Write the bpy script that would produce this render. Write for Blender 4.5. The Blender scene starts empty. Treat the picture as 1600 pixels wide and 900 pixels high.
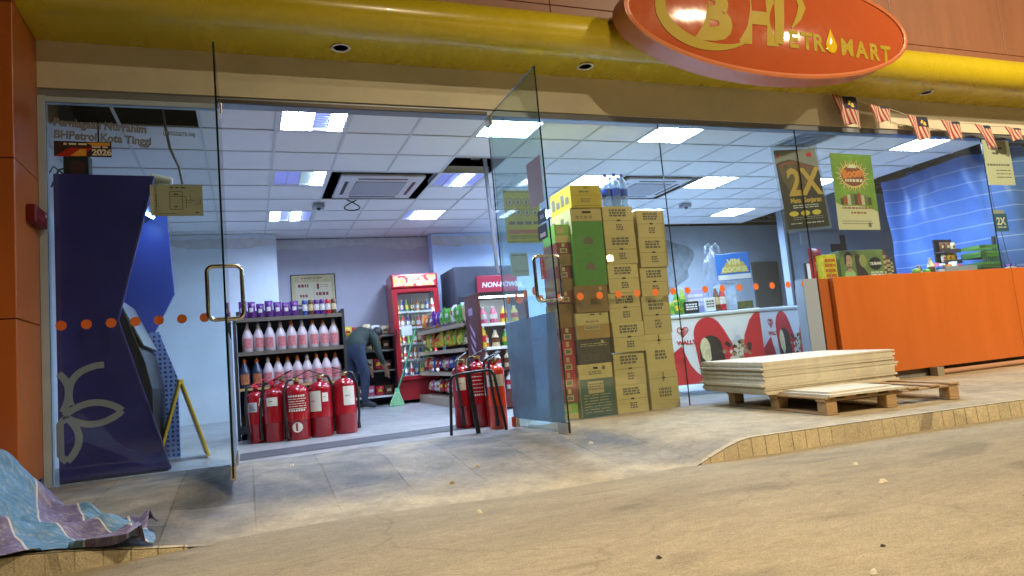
import bpy, bmesh, math, random
from mathutils import Vector, Matrix
R = math.radians
rnd = random.Random(7)
sc = bpy.context.scene
col = sc.collection

# ------------------------------------------------------------ camera, world, lamps, exposure
CAM = (0.0, -5.584, 0.5462)
yaw, pitch, roll = 0.36985, 0.10710, -0.09102
cy_, sy_, cp_, sp_ = math.cos(yaw), math.sin(yaw), math.cos(pitch), math.sin(pitch)
fw = Vector((sy_ * cp_, cy_ * cp_, sp_)); rt = Vector((cy_, -sy_, 0)); up = rt.cross(fw)
rt2 = rt * math.cos(roll) + up * math.sin(roll); up2 = -rt * math.sin(roll) + up * math.cos(roll)
cd = bpy.data.cameras.new('camera'); cam = bpy.data.objects.new('camera', cd); col.objects.link(cam)
m3 = Matrix((rt2, up2, -fw)).transposed()
cam.matrix_world = Matrix.Translation(CAM) @ m3.to_4x4()
cd.sensor_width = 36.0; cd.sensor_fit = 'HORIZONTAL'; cd.lens = 36.0 * 1086.67 / 1600.0
cd.clip_start = 0.05; cd.clip_end = 400
sc.camera = cam

w = bpy.data.worlds.new('World'); sc.world = w; w.use_nodes = True
nt = w.node_tree; bg = nt.nodes['Background']
sky = nt.nodes.new('ShaderNodeTexSky'); sky.sky_type = 'NISHITA'; sky.sun_disc = False
sky.sun_elevation = R(-4); sky.sun_rotation = R(120)
nt.links.new(sky.outputs[0], bg.inputs[0]); bg.inputs[1].default_value = 0.05

def area(name, loc, target, size, power, color, spread=180):
    l = bpy.data.lights.new(name, 'AREA'); l.shape = 'RECTANGLE'; l.size = size[0]; l.size_y = size[1]
    l.energy = power; l.color = color; l.spread = R(spread)
    o = bpy.data.objects.new(name, l); col.objects.link(o); o.location = loc
    d = Vector(target) - Vector(loc); o.rotation_euler = d.to_track_quat('-Z', 'Y').to_euler()
    return o
WARM = (1.0, 0.80, 0.52)
area('forecourt_canopy_lamp', (7.6, -7.0, 6.6), (8.4, -0.2, 0.5), (0.20, 0.20), 285, WARM, 106)
area('forecourt_canopy_lamp', (10.5, -7.0, 5.9), (10.0, -0.5, 0.5), (0.30, 0.30), 95, WARM, 110)
area('forecourt_canopy_lamp', (2.6, -7.4, 5.9), (3.2, -1.2, 0.8), (0.10, 0.10), 55, WARM, 100)
area('forecourt_canopy_lamp', (1.2, -4.4, 5.8), (1.2, -4.2, 0.0), (0.5, 0.5), 125, WARM, 95)
area('forecourt_canopy_lamp', (7.0, -12.5, 5.9), (7.0, -12.5, 0.0), (0.5, 0.5), 1100, WARM, 112)
area('forecourt_canopy_lamp', (13.9, -19.0, 4.4), (6, 0, 1), (0.22, 0.22), 45, WARM)

sc.view_settings.view_transform = 'Standard'; sc.view_settings.look = 'None'
sc.view_settings.exposure = 0.25; sc.view_settings.gamma = 1.0
sc.cycles.use_denoising = True
sc.cycles.max_bounces = 8; sc.cycles.transparent_max_bounces = 24; sc.cycles.diffuse_bounces = 4
sc.cycles.caustics_reflective = False; sc.cycles.caustics_refractive = False
sc.cycles.sample_clamp_indirect = 6.0
CEIL_EMIT = 122.0

# ------------------------------------------------------------ materials
def lin(c):
    return tuple((x / 12.92 if x <= 0.04045 else ((x + 0.055) / 1.055) ** 2.4) for x in c)
def rgb(r, g, b):
    return lin((r / 255, g / 255, b / 255))
MATS = {}
def mat(name, color, rough=0.5, metal=0.0, var=0.0, vscale=6.0, bump=0.0, bscale=60.0, coat=0.0, emit=0.0, spec=0.5, stretch=None, objvar=0.0):
    if name in MATS: return MATS[name]
    m = bpy.data.materials.new(name); m.use_nodes = True; n = m.node_tree.nodes; L = m.node_tree.links
    b = n['Principled BSDF']; b.inputs['Base Color'].default_value = (*color, 1)
    b.inputs['Roughness'].default_value = rough; b.inputs['Metallic'].default_value = metal
    b.inputs['Coat Weight'].default_value = coat; b.inputs['Specular IOR Level'].default_value = spec
    if emit: b.inputs['Emission Color'].default_value = (*color, 1); b.inputs['Emission Strength'].default_value = emit
    if var or bump:
        tc = n.new('ShaderNodeTexCoord'); src = tc.outputs['Object']
        if stretch:
            mp = n.new('ShaderNodeMapping'); mp.inputs['Scale'].default_value = stretch
            L.new(src, mp.inputs[0]); src = mp.outputs[0]
    if var:
        t = n.new('ShaderNodeTexNoise'); t.inputs['Scale'].default_value = vscale; t.inputs['Detail'].default_value = 6; t.inputs['Roughness'].default_value = 0.65
        L.new(src, t.inputs['Vector'])
        rp = n.new('ShaderNodeMapRange'); rp.inputs[1].default_value = 0.3; rp.inputs[2].default_value = 0.7
        rp.inputs[3].default_value = 1 - var; rp.inputs[4].default_value = 1 + var
        L.new(t.outputs['Fac'], rp.inputs[0])
        mx = n.new('ShaderNodeVectorMath'); mx.operation = 'SCALE'; mx.inputs[0].default_value = color
        fac = rp.outputs[0]
        if objvar:      # each copy a little lighter or darker than its neighbours
            oi = n.new('ShaderNodeObjectInfo'); ro = n.new('ShaderNodeMapRange'); ro.inputs[3].default_value = 1 - objvar; ro.inputs[4].default_value = 1 + objvar; L.new(oi.outputs['Random'], ro.inputs[0])
            mo = n.new('ShaderNodeMath'); mo.operation = 'MULTIPLY'; L.new(fac, mo.inputs[0]); L.new(ro.outputs[0], mo.inputs[1]); fac = mo.outputs[0]
        L.new(fac, mx.inputs['Scale']); L.new(mx.outputs[0], b.inputs['Base Color'])
        rr = n.new('ShaderNodeMapRange'); rr.inputs[3].default_value = max(0.02, rough - 0.1); rr.inputs[4].default_value = min(1, rough + 0.1)
        L.new(t.outputs['Fac'], rr.inputs[0]); L.new(rr.outputs[0], b.inputs['Roughness'])
    if bump:
        t2 = n.new('ShaderNodeTexNoise'); t2.inputs['Scale'].default_value = bscale; t2.inputs['Detail'].default_value = 4
        L.new(src, t2.inputs['Vector'])
        bp = n.new('ShaderNodeBump'); bp.inputs['Strength'].default_value = bump; bp.inputs['Distance'].default_value = 0.01
        L.new(t2.outputs['Fac'], bp.inputs['Height']); L.new(bp.outputs[0], b.inputs['Normal'])
    MATS[name] = m
    return m
def glassy(name, tint, refl=1.0, film=0.0, film_col=(0.5, 0.6, 0.7), rough=0.0):
    """thin sheet glass: see-through, with Fresnel mirror and an optional dusty film"""
    if name in MATS: return MATS[name]
    m = bpy.data.materials.new(name); m.use_nodes = True; n = m.node_tree.nodes; L = m.node_tree.links
    n.remove(n['Principled BSDF']); out = n['Material Output']
    tr = n.new('ShaderNodeBsdfTransparent'); tr.inputs[0].default_value = (*tint, 1)
    gl = n.new('ShaderNodeBsdfGlossy'); gl.inputs['Roughness'].default_value = rough
    fr = n.new('ShaderNodeLayerWeight'); fr.inputs[0].default_value = 0.5
    pw = n.new('ShaderNodeMath'); pw.operation = 'POWER'; pw.inputs[1].default_value = 5; L.new(fr.outputs['Facing'], pw.inputs[0])
    mu = n.new('ShaderNodeMath'); mu.operation = 'MULTIPLY_ADD'; mu.inputs[1].default_value = 0.95 * refl; mu.inputs[2].default_value = 0.04 * refl
    L.new(pw.outputs[0], mu.inputs[0])
    mx = n.new('ShaderNodeMixShader'); L.new(mu.outputs[0], mx.inputs[0]); L.new(tr.outputs[0], mx.inputs[1]); L.new(gl.outputs[0], mx.inputs[2])
    last = mx
    if film:
        df = n.new('ShaderNodeBsdfDiffuse'); df.inputs[0].default_value = (*film_col, 1)
        tc = n.new('ShaderNodeTexCoord'); t = n.new('ShaderNodeTexNoise'); t.inputs['Scale'].default_value = 2.5; t.inputs['Detail'].default_value = 7
        L.new(tc.outputs['Object'], t.inputs['Vector'])
        rg = n.new('ShaderNodeMapRange'); rg.inputs[1].default_value = 0.35; rg.inputs[2].default_value = 0.75
        rg.inputs[3].default_value = film * 0.7; rg.inputs[4].default_value = min(1, film * 1.3)
        L.new(t.outputs['Fac'], rg.inputs[0])
        m2 = n.new('ShaderNodeMixShader'); L.new(rg.outputs[0], m2.inputs[0]); L.new(mx.outputs[0], m2.inputs[1]); L.new(df.outputs[0], m2.inputs[2]); last = m2
    L.new(last.outputs[0], out.inputs[0])
    MATS[name] = m
    return m

# ------------------------------------------------------------ mesh builder
class MB:
    def __init__(s): s.v = []; s.f = []; s.mi = []; s.sm = []
    def add(s, vs, fs, mi=0, smooth=False):
        o = len(s.v); s.v += [tuple(p) for p in vs]
        for f in fs: s.f.append([i + o for i in f]); s.mi.append(mi); s.sm.append(smooth)
    def bx(s, x0, x1, y0, y1, z0, z1, mi=0):
        v = [(x, y, z) for z in (z0, z1) for y in (y0, y1) for x in (x0, x1)]
        s.add(v, [(0, 2, 3, 1), (4, 5, 7, 6), (0, 1, 5, 4), (2, 6, 7, 3), (0, 4, 6, 2), (1, 3, 7, 5)], mi)
    def obx(s, c, ax, ay, az, mi=0):
        c, ax, ay, az = map(Vector, (c, ax, ay, az))
        v = [c + ax * i + ay * j + az * k for k in (-.5, .5) for j in (-.5, .5) for i in (-.5, .5)]
        s.add(v, [(0, 2, 3, 1), (4, 5, 7, 6), (0, 1, 5, 4), (2, 6, 7, 3), (0, 4, 6, 2), (1, 3, 7, 5)], mi)
    def quad(s, a, b, c, d, mi=0): s.add([a, b, c, d], [(0, 1, 2, 3)], mi)
    def ring(s, c, ax, r, n):
        ax = Vector(ax).normalized(); t = ax.orthogonal().normalized(); b = ax.cross(t)
        return [Vector(c) + (t * math.cos(2 * math.pi * i / n) + b * math.sin(2 * math.pi * i / n)) * r for i in range(n)]
    def cyl(s, p0, p1, r0, r1=None, n=12, mi=0, caps=True):
        r1 = r0 if r1 is None else r1; ax = Vector(p1) - Vector(p0)
        a = s.ring(p0, ax, r0, n); b = s.ring(p1, ax, r1, n)
        s.add(a + b, [(i, (i + 1) % n, n + (i + 1) % n, n + i) for i in range(n)], mi, True)
        if caps:
            s.add(a, [tuple(range(n))[::-1]], mi); s.add(b, [tuple(range(n))], mi)
    def tube(s, pts, r, n=8, mi=0, closed=False):
        P = [Vector(p) for p in pts]; N = len(P); rings = []; prev = None
        for i in range(N):
            if closed: d = P[(i + 1) % N] - P[i - 1]
            else: d = P[min(i + 1, N - 1)] - P[max(i - 1, 0)]
            d.normalize()
            if prev is None: t = d.orthogonal().normalized()
            else:
                t = prev - d * prev.dot(d)
                t = t.normalized() if t.length > 1e-6 else d.orthogonal().normalized()
            prev = t; b = d.cross(t)
            rr = r[i] if isinstance(r, (list, tuple)) else r
            rings.append([P[i] + (t * math.cos(2 * math.pi * k / n) + b * math.sin(2 * math.pi * k / n)) * rr for k in range(n)])
        vs = [p for q in rings for p in q]; fs = []
        for i in range(N if closed else N - 1):
            j = (i + 1) % N
            for k in range(n): fs.append((i * n + k, i * n + (k + 1) % n, j * n + (k + 1) % n, j * n + k))
        s.add(vs, fs, mi, True)
        if not closed: s.add(rings[0], [tuple(range(n))[::-1]], mi); s.add(rings[-1], [tuple(range(n))], mi)
    def lathe(s, prof, c=(0, 0, 0), n=16, mi=0, smooth=True):
        vs = []; fs = []
        for r, z in prof:
            for k in range(n):
                a = 2 * math.pi * k / n; vs.append((c[0] + r * math.cos(a), c[1] + r * math.sin(a), c[2] + z))
        for i in range(len(prof) - 1):
            for k in range(n): fs.append((i * n + k, i * n + (k + 1) % n, (i + 1) * n + (k + 1) % n, (i + 1) * n + k))
        s.add(vs, fs, mi, smooth)
        s.add(vs[:n], [tuple(range(n))[::-1]], mi); s.add(vs[-n:], [tuple(range(n))], mi)
    def prism(s, poly, d0, d1, plane='xz', mi=0):
        """poly in the plane, extruded between d0 and d1 on the third axis"""
        def P(a, b, d): return (a, d, b) if plane == 'xz' else ((d, a, b) if plane == 'yz' else (a, b, d))
        n = len(poly)
        A = [P(a, b, d0) for a, b in poly]; B = [P(a, b, d1) for a, b in poly]
        s.add(A + B, [tuple(range(n)), tuple(range(2 * n - 1, n - 1, -1))] + [(i, n + i, n + (i + 1) % n, (i + 1) % n) for i in range(n)], mi)
    def strip(s, pts, wd, d, plane='xz', mi=0):
        """flat ribbon of width wd along 2-D pts lying at depth d"""
        P2 = [Vector(p) for p in pts]; Lf = []; Rt = []
        for i in range(len(P2)):
            t = (P2[min(i + 1, len(P2) - 1)] - P2[max(i - 1, 0)]).normalized(); nn = Vector((-t.y, t.x))
            ww = wd[i] if isinstance(wd, (list, tuple)) else wd
            Lf.append(P2[i] + nn * ww / 2); Rt.append(P2[i] - nn * ww / 2)
        def P(q): return (q.x, d, q.y) if plane == 'xz' else ((d, q.x, q.y) if plane == 'yz' else (q.x, q.y, d))
        n = len(P2)
        s.add([P(q) for q in Lf] + [P(q) for q in Rt], [(i, i + 1, n + i + 1, n + i) for i in range(n - 1)], mi)
    def grid(s, fn, nu, nv, mi=0, smooth=True):
        vs = [fn(i / nu, j / nv) for j in range(nv + 1) for i in range(nu + 1)]
        fs = [(j * (nu + 1) + i, j * (nu + 1) + i + 1, (j + 1) * (nu + 1) + i + 1, (j + 1) * (nu + 1) + i) for j in range(nv) for i in range(nu)]
        if callable(mi):
            o = len(s.v); s.v += [tuple(p) for p in vs]
            for q, f in enumerate(fs): s.f.append([i + o for i in f]); s.mi.append(mi(q % nu / nu, q // nu / nv)); s.sm.append(smooth)
        else: s.add(vs, fs, mi, smooth)
    def build(s, name, mats, parent=None, bevel=0.0, solid=0.0, loc=None):
        me = bpy.data.meshes.new(name); me.from_pydata(s.v, [], s.f)
        for m in (mats if isinstance(mats, (list, tuple)) else [mats]): me.materials.append(m)
        me.polygons.foreach_set('material_index', s.mi); me.polygons.foreach_set('use_smooth', s.sm)
        if not solid:
            bm = bmesh.new(); bm.from_mesh(me); bmesh.ops.remove_doubles(bm, verts=bm.verts, dist=1e-6) if bevel else None
            bmesh.ops.recalc_face_normals(bm, faces=bm.faces); bm.to_mesh(me); bm.free()
        me.update()
        o = bpy.data.objects.new(name, me); col.objects.link(o)
        if parent: o.parent = parent
        if loc: o.location = loc
        if bevel:
            b = o.modifiers.new('bevel', 'BEVEL'); b.width = bevel; b.segments = 2; b.limit_method = 'ANGLE'; b.angle_limit = R(40)
        if solid:
            b = o.modifiers.new('thickness', 'SOLIDIFY'); b.thickness = solid; b.offset = 0
        return o
def tag(o, label=None, cat=None, group=None, kind=None):
    if label: o['label'] = label
    if cat: o['category'] = cat
    if group: o['group'] = group
    if kind: o['kind'] = kind
    return o
def thing(name, label, cat, loc=(0, 0, 0), rz=0.0, group=None):
    o = bpy.data.objects.new(name, None); col.objects.link(o); o.empty_display_size = 0.1
    o.location = loc; o.rotation_euler = (0, 0, rz); return tag(o, label, cat, group)
def kids(o): return [c for c in bpy.data.objects if c.parent == o]
def dup(root, loc, rz=0.0, label=None, group=None, scale=None):
    def cp(o, par):
        c = o.copy(); col.objects.link(c)
        if par: c.parent = par
        for k in kids(o): cp(k, c)
        return c
    ch = kids(root); r = root.copy(); col.objects.link(r)
    for k in ch: cp(k, r)
    r.location = loc; r.rotation_euler = (0, 0, rz)
    if label: r['label'] = label
    if group: r['group'] = group
    if scale: r.scale = scale
    return r
ORD = ['first', 'second', 'third', 'fourth', 'fifth', 'sixth', 'seventh', 'eighth', 'ninth', 'tenth', 'eleventh', 'twelfth', 'thirteenth', 'fourteenth', 'fifteenth']
def text(s, size, m, parent=None, loc=(0, 0, 0), rot=(R(90), 0, 0), bold=0.0, depth=0.0, align='LEFT', name='lettering', shear=0.0, sx=1.0, space=1.0):
    c = bpy.data.curves.new('t', 'FONT'); c.body = s; c.size = size; c.offset = bold; c.extrude = depth; c.align_x = align
    c.shear = shear; c.space_character = space; c.resolution_u = 3
    t = bpy.data.objects.new('t', c); col.objects.link(t)
    dg = bpy.context.evaluated_depsgraph_get()
    me = bpy.data.meshes.new_from_object(t.evaluated_get(dg)); bpy.data.objects.remove(t); bpy.data.curves.remove(c)
    me.name = name; me.materials.clear(); me.materials.append(m)
    o = bpy.data.objects.new(name, me); col.objects.link(o); o.location = loc; o.rotation_euler = rot; o.scale = (sx, 1, 1)
    if parent: o.parent = parent
    return o
def words(mb, x0, x1, z0, z1, y, rows, mi, fill=0.6, rng=rnd, mn=.02, mx=.09):
    """rows of small printed bars, too small to read, on a face looking to -Y"""
    h = (z1 - z0) / rows
    for r in range(rows):
        x = x0
        while x < x1 - mn:
            l = min(rng.uniform(mn, mx), x1 - x)
            mb.quad((x, y, z1 - r * h - h * fill), (x + l, y, z1 - r * h - h * fill), (x + l, y, z1 - r * h), (x, y, z1 - r * h), mi)
            x += l + mn * .6
OS, IS = 0.03, 0.02          # fall of the walkway outside, rise of the floor inside
def zin(y): return IS * y
def zout(y): return OS * y

# ------------------------------------------------------------ ground materials
def ground_mat(name, base, dust, tiles=None, tile_rot=0, joint=(0.045, 0.04, 0.032), rough=0.8, dusty=0.5, tile_var=0.25, dscale=1.3, stretch=(1, 1, 1), bump=0.25, smooth=False, edge_dust=None, cracks=False):
    m = bpy.data.materials.new(name); m.use_nodes = True; n = m.node_tree.nodes; L = m.node_tree.links; b = n['Principled BSDF']
    tc = n.new('ShaderNodeTexCoord'); src = tc.outputs['Object']
    mp = n.new('ShaderNodeMapping'); mp.inputs['Scale'].default_value = stretch; L.new(src, mp.inputs[0])
    big = n.new('ShaderNodeTexNoise'); big.inputs['Scale'].default_value = dscale; big.inputs['Detail'].default_value = 8; big.inputs['Roughness'].default_value = 0.62; L.new(mp.outputs[0], big.inputs['Vector'])
    fine = n.new('ShaderNodeTexNoise'); fine.inputs['Scale'].default_value = 38; fine.inputs['Detail'].default_value = 6; fine.inputs['Roughness'].default_value = 0.75; L.new(mp.outputs[0], fine.inputs['Vector'])
    mid = n.new('ShaderNodeTexNoise'); mid.inputs['Scale'].default_value = 5.5; mid.inputs['Detail'].default_value = 6; mid.inputs['Roughness'].default_value = 0.7; L.new(mp.outputs[0], mid.inputs['Vector'])
    hgt = fine.outputs['Fac']
    if tiles:
        m2 = n.new('ShaderNodeMapping'); m2.inputs['Rotation'].default_value = (0, 0, tile_rot); L.new(src, m2.inputs[0])
        br = n.new('ShaderNodeTexBrick'); br.inputs['Scale'].default_value = 1; br.inputs['Brick Width'].default_value = tiles[0]; br.inputs['Row Height'].default_value = tiles[1]
        br.inputs['Mortar Size'].default_value = tiles[2]; br.inputs['Mortar Smooth'].default_value = 0.3; br.offset = tiles[3]
        br.inputs['Color1'].default_value = (*[x * (1 - tile_var) for x in base], 1); br.inputs['Color2'].default_value = (*[x * (1 + tile_var) for x in base], 1)
        br.inputs['Mortar'].default_value = (*joint, 1); L.new(m2.outputs[0], br.inputs['Vector']); basec = br.outputs['Color']
    else:
        rg = n.new('ShaderNodeRGB'); rg.outputs[0].default_value = (*base, 1); basec = rg.outputs[0]
    # settled dust, in patches of its own shape
    r1 = n.new('ShaderNodeMapRange'); r1.inputs[1].default_value = 0.5 - dusty * 0.35; r1.inputs[2].default_value = 0.75 - dusty * 0.35; L.new(big.outputs['Fac'], r1.inputs[0])
    r1.inputs[4].default_value = 0.85
    mx = n.new('ShaderNodeMix'); mx.data_type = 'RGBA'; mx.inputs[7].default_value = (*dust, 1); L.new(r1.outputs[0], mx.inputs[0]); L.new(basec, mx.inputs[6])
    # small stains and grit
    r2 = n.new('ShaderNodeMapRange'); r2.inputs[1].default_value = 0.3; r2.inputs[2].default_value = 0.72; r2.inputs[3].default_value = 0.84 if smooth else 0.66; r2.inputs[4].default_value = 1.10 if smooth else 1.22; L.new(mid.outputs['Fac'], r2.inputs[0])
    r3 = n.new('ShaderNodeMapRange'); r3.inputs[1].default_value = 0.3; r3.inputs[2].default_value = 0.7; r3.inputs[3].default_value = 0.8; r3.inputs[4].default_value = 1.15; L.new(fine.outputs['Fac'], r3.inputs[0])
    mm = n.new('ShaderNodeMath'); mm.operation = 'MULTIPLY'; L.new(r2.outputs[0], mm.inputs[0]); L.new(r3.outputs[0], mm.inputs[1])
    vs = n.new('ShaderNodeVectorMath'); vs.operation = 'SCALE'; L.new(mx.outputs[2], vs.inputs[0]); L.new(mm.outputs[0], vs.inputs['Scale'])
    outc = vs.outputs[0]
    # aggregate: light and dark grains
    ag = n.new('ShaderNodeTexNoise'); ag.inputs['Scale'].default_value = 170; ag.inputs['Detail'].default_value = 2; L.new(src, ag.inputs['Vector'])
    ra = n.new('ShaderNodeMapRange'); ra.inputs[1].default_value = 0.3; ra.inputs[2].default_value = 0.7; ra.inputs[3].default_value = 0.70; ra.inputs[4].default_value = 1.24; L.new(ag.outputs['Fac'], ra.inputs[0])
    va = n.new('ShaderNodeVectorMath'); va.operation = 'SCALE'; L.new(outc, va.inputs[0]); L.new(ra.outputs[0], va.inputs['Scale']); outc = va.outputs[0]
    # oil and water stains: dark patches with a soft rim
    st = n.new('ShaderNodeTexNoise'); st.inputs['Scale'].default_value = 2.1; st.inputs['Detail'].default_value = 5; st.inputs['Distortion'].default_value = 0.6; L.new(mp.outputs[0], st.inputs['Vector'])
    rs = n.new('ShaderNodeMapRange'); rs.inputs[1].default_value = 0.60; rs.inputs[2].default_value = 0.72; rs.inputs[3].default_value = 1.0; rs.inputs[4].default_value = 0.72; L.new(st.outputs['Fac'], rs.inputs[0])
    v2 = n.new('ShaderNodeVectorMath'); v2.operation = 'SCALE'; L.new(outc, v2.inputs[0]); L.new(rs.outputs[0], v2.inputs['Scale']); outc = v2.outputs[0]
    if cracks:   # hairline cracks
        vo = n.new('ShaderNodeTexVoronoi'); vo.feature = 'DISTANCE_TO_EDGE'; vo.inputs['Scale'].default_value = 0.55
        dn = n.new('ShaderNodeTexNoise'); dn.inputs['Scale'].default_value = 3; dn.inputs['Detail'].default_value = 6; L.new(src, dn.inputs['Vector'])
        dv = n.new('ShaderNodeVectorMath'); dv.operation = 'MULTIPLY_ADD'; dv.inputs[1].default_value = (.5, .5, 0); L.new(dn.outputs['Color'], dv.inputs[0]); L.new(src, dv.inputs[2]); L.new(dv.outputs[0], vo.inputs['Vector'])
        rc = n.new('ShaderNodeMapRange'); rc.inputs[1].default_value = 0.0; rc.inputs[2].default_value = 0.006; rc.inputs[3].default_value = 0.80; rc.inputs[4].default_value = 1.0; L.new(vo.outputs['Distance'], rc.inputs[0])
        v3 = n.new('ShaderNodeVectorMath'); v3.operation = 'SCALE'; L.new(outc, v3.inputs[0]); L.new(rc.outputs[0], v3.inputs['Scale']); outc = v3.outputs[0]
    if edge_dust:   # road dust swept up over the ramp
        at = n.new('ShaderNodeAttribute'); at.attribute_name = 'dust'
        a2 = n.new('ShaderNodeMath'); a2.operation = 'MULTIPLY_ADD'; a2.inputs[1].default_value = 1.2; a2.inputs[2].default_value = -0.6; L.new(big.outputs['Fac'], a2.inputs[0])
        a3 = n.new('ShaderNodeMath'); a3.operation = 'ADD'; a3.use_clamp = True; L.new(at.outputs['Fac'], a3.inputs[0]); L.new(a2.outputs[0], a3.inputs[1])
        a4 = n.new('ShaderNodeMath'); a4.operation = 'MULTIPLY'; L.new(a3.outputs[0], a4.inputs[0]); a5 = n.new('ShaderNodeMath'); a5.operation = 'MINIMUM'; a5.inputs[1].default_value = 1; a6 = n.new('ShaderNodeMath'); a6.operation = 'MULTIPLY'; a6.inputs[1].default_value = 6; L.new(at.outputs['Fac'], a6.inputs[0]); L.new(a6.outputs[0], a5.inputs[0]); L.new(a5.outputs[0], a4.inputs[1])
        ve = n.new('ShaderNodeVectorMath'); ve.operation = 'SCALE'; ve.inputs[0].default_value = edge_dust; L.new(mm.outputs[0], ve.inputs['Scale'])
        me_ = n.new('ShaderNodeMix'); me_.data_type = 'RGBA'; L.new(a4.outputs[0], me_.inputs[0]); L.new(outc, me_.inputs[6]); L.new(ve.outputs[0], me_.inputs[7]); outc = me_.outputs[2]
    L.new(outc, b.inputs['Base Color']); b.inputs['Roughness'].default_value = rough
    if tiles:
        sb = n.new('ShaderNodeMath'); sb.operation = 'MULTIPLY_ADD'; sb.inputs[1].default_value = -1.5; L.new(br.outputs['Fac'], sb.inputs[0]); L.new(fine.outputs['Fac'], sb.inputs[2]); hgt = sb.outputs[0]
    bp = n.new('ShaderNodeBump'); bp.inputs['Strength'].default_value = bump; bp.inputs['Distance'].default_value = 0.006; L.new(hgt, bp.inputs['Height']); L.new(bp.outputs[0], b.inputs['Normal'])
    return m
M_road = ground_mat('road_concrete', (0.27, 0.23, 0.155), (0.36, 0.305, 0.205), dusty=0.55, dscale=0.8, stretch=(0.55, 1.5, 1), rough=0.85, smooth=True, cracks=True, bump=0.5)
M_walk = ground_mat('slate_tiles', (0.135, 0.142, 0.155), (0.34, 0.295, 0.215), tiles=(0.62, 0.43, 0.006, 0.5), tile_rot=R(90), tile_var=0.28, dusty=0.27, edge_dust=(0.43, 0.36, 0.235), rough=0.7)
M_kerb = ground_mat('kerb_tiles', (0.60, 0.51, 0.32), (0.48, 0.41, 0.28), tiles=(0.105, 0.4, 0.004, 0.0), joint=(.22, .18, .11), dusty=0.35, tile_var=0.05, smooth=True)
M_floor = ground_mat('shop_floor_tiles', (0.42, 0.43, 0.44), (0.34, 0.34, 0.34), tiles=(0.6, 0.6, 0.004, 0.0), joint=(.3, .3, .3), dusty=0.45, tile_var=0.04, rough=0.32, bump=0.04)
M_thr = mat('granite_strip', (0.062, 0.064, 0.074), 0.6, var=0.75, vscale=55)

# ------------------------------------------------------------ ground: forecourt, walkway with its ramp, kerb, shop floor
ZR = -0.172
g = MB(); g.quad((-45, -50, ZR), (45, -50, ZR), (45, 30, ZR), (-45, 30, ZR))
tag(g.build('forecourt', M_road), kind='structure')
EDGE = [(-6, -2.25), (-1.0, -2.03), (-0.3, -1.9), (0.5, -1.84), (1.4, -2.0), (2.0, -2.0), (2.65, -1.9), (3.6, -1.94), (5.3, -2.06), (9, -2.3), (16, -2.4)]
def edge(x):
    for (a, b), (c, d) in zip(EDGE, EDGE[1:]):
        if x <= c: t = (x - a) / (c - a); return b + (d - b) * t
    return EDGE[-1][1]
def sst(a, b, x): t = max(0, min(1, (x - a) / (b - a))); return t * t * (3 - 2 * t)
def walk_z(x, y):
    e = edge(x); wgt = sst(-1.05, -0.1, x) * (1 - sst(2.45, 2.95, x))
    t = sst(-0.75, e * 1.02, y) if y < -0.75 else 0
    t = max(0, min(1, (y + 0.7) / (e + 0.7))) if y < -0.7 else 0
    return zout(y) * (1 - wgt * t) + wgt * t * (ZR - 0.006)
g = MB()
def wf(u, v):
    x = -6 + 22 * u; y = edge(x) * v; return (x, y, walk_z(x, y))
g.grid(wf, 176, 16)
o = tag(g.build('walkway', M_walk), kind='structure')
at = o.data.attributes.new('dust', 'FLOAT', 'POINT')
for i, v in enumerate(o.data.vertices):
    x, y, z = v.co; e = edge(x); wgt = sst(-0.9, 0.3, x) * (1 - sst(2.2, 3.0, x)); t = max(0, min(1, (y + .75) / (e + .75))) if y < -.75 else 0
    at.data[i].value = max(wgt * (t ** 2.2) * 1.5, .2 * t, .95 * sst(2.15, 2.5, x + .25 * y), .35 * sst(-.2, -.9, x))
for xa, xb in ((-6, -0.3), (2.55, 16)):
    g = MB(); n = int((xb - xa) / 0.1)
    g.grid(lambda u, v: (xa + (xb - xa) * u, edge(xa + (xb - xa) * u) - 0.004 - 0.004 * v, max(ZR - 0.02, walk_z(xa + (xb - xa) * u, edge(xa + (xb - xa) * u))) * (1 - v) + (ZR - 0.02) * v), n, 1)
    g.grid(lambda u, v: (xa + (xb - xa) * u, edge(xa + (xb - xa) * u) - 0.004 + 0.05 * v, walk_z(xa + (xb - xa) * u, edge(xa + (xb - xa) * u)) + 0.004), n, 1)
    tag(g.build('kerb', M_kerb), kind='structure')
g = MB(); g.quad((-1.5, 0.0, 0), (14, 0.0, 0), (14, 5.6, zin(5.6)), (-1.5, 5.6, zin(5.6)))
tag(g.build('shop_floor', M_floor), kind='structure')
g = MB()
for a, b, c, d, h in (((-0.09, 0.14), (1.93, 0.42), (2.03, 0.86), (-0.09, 0.60), .004),):
    P = [(*a, zin(a[1]) + h), (*b, zin(b[1]) + h), (*c, zin(c[1]) + h), (*d, zin(d[1]) + h)]; g.quad(*P)
tag(g.build('threshold', M_thr), kind='structure')

# ------------------------------------------------------------ the shop building and its parts
C_orange = rgb(214, 92, 22)
M_orange = mat('orange_cladding', (0.49, 0.125, 0.022), 0.36, var=0.07, vscale=1.1, coat=0.08, stretch=(5, 5, .5))
M_orange_d = mat('orange_panel_joint', (0.05, 0.015, 0.006), 0.8)
M_terra = mat('terracotta_cladding', (0.24, 0.10, 0.052), 0.45, var=0.12, vscale=1.1, stretch=(5, 5, .5))
M_yellow = mat('yellow_fascia_paint', (0.52, 0.41, 0.018), 0.27, var=0.05, vscale=1.3, coat=0.2, stretch=(2.5, 1, 1))
M_cream = mat('cream_beam_paint', (0.56, 0.52, 0.40), 0.7, var=0.09, vscale=2.2)
M_alu = mat('powdered_aluminium', (0.22, 0.24, 0.27), 0.4, metal=0.4, var=0.08, vscale=3)
M_alud = mat('dark_rail', (0.05, 0.045, 0.04), 0.4, metal=0.6)
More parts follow.
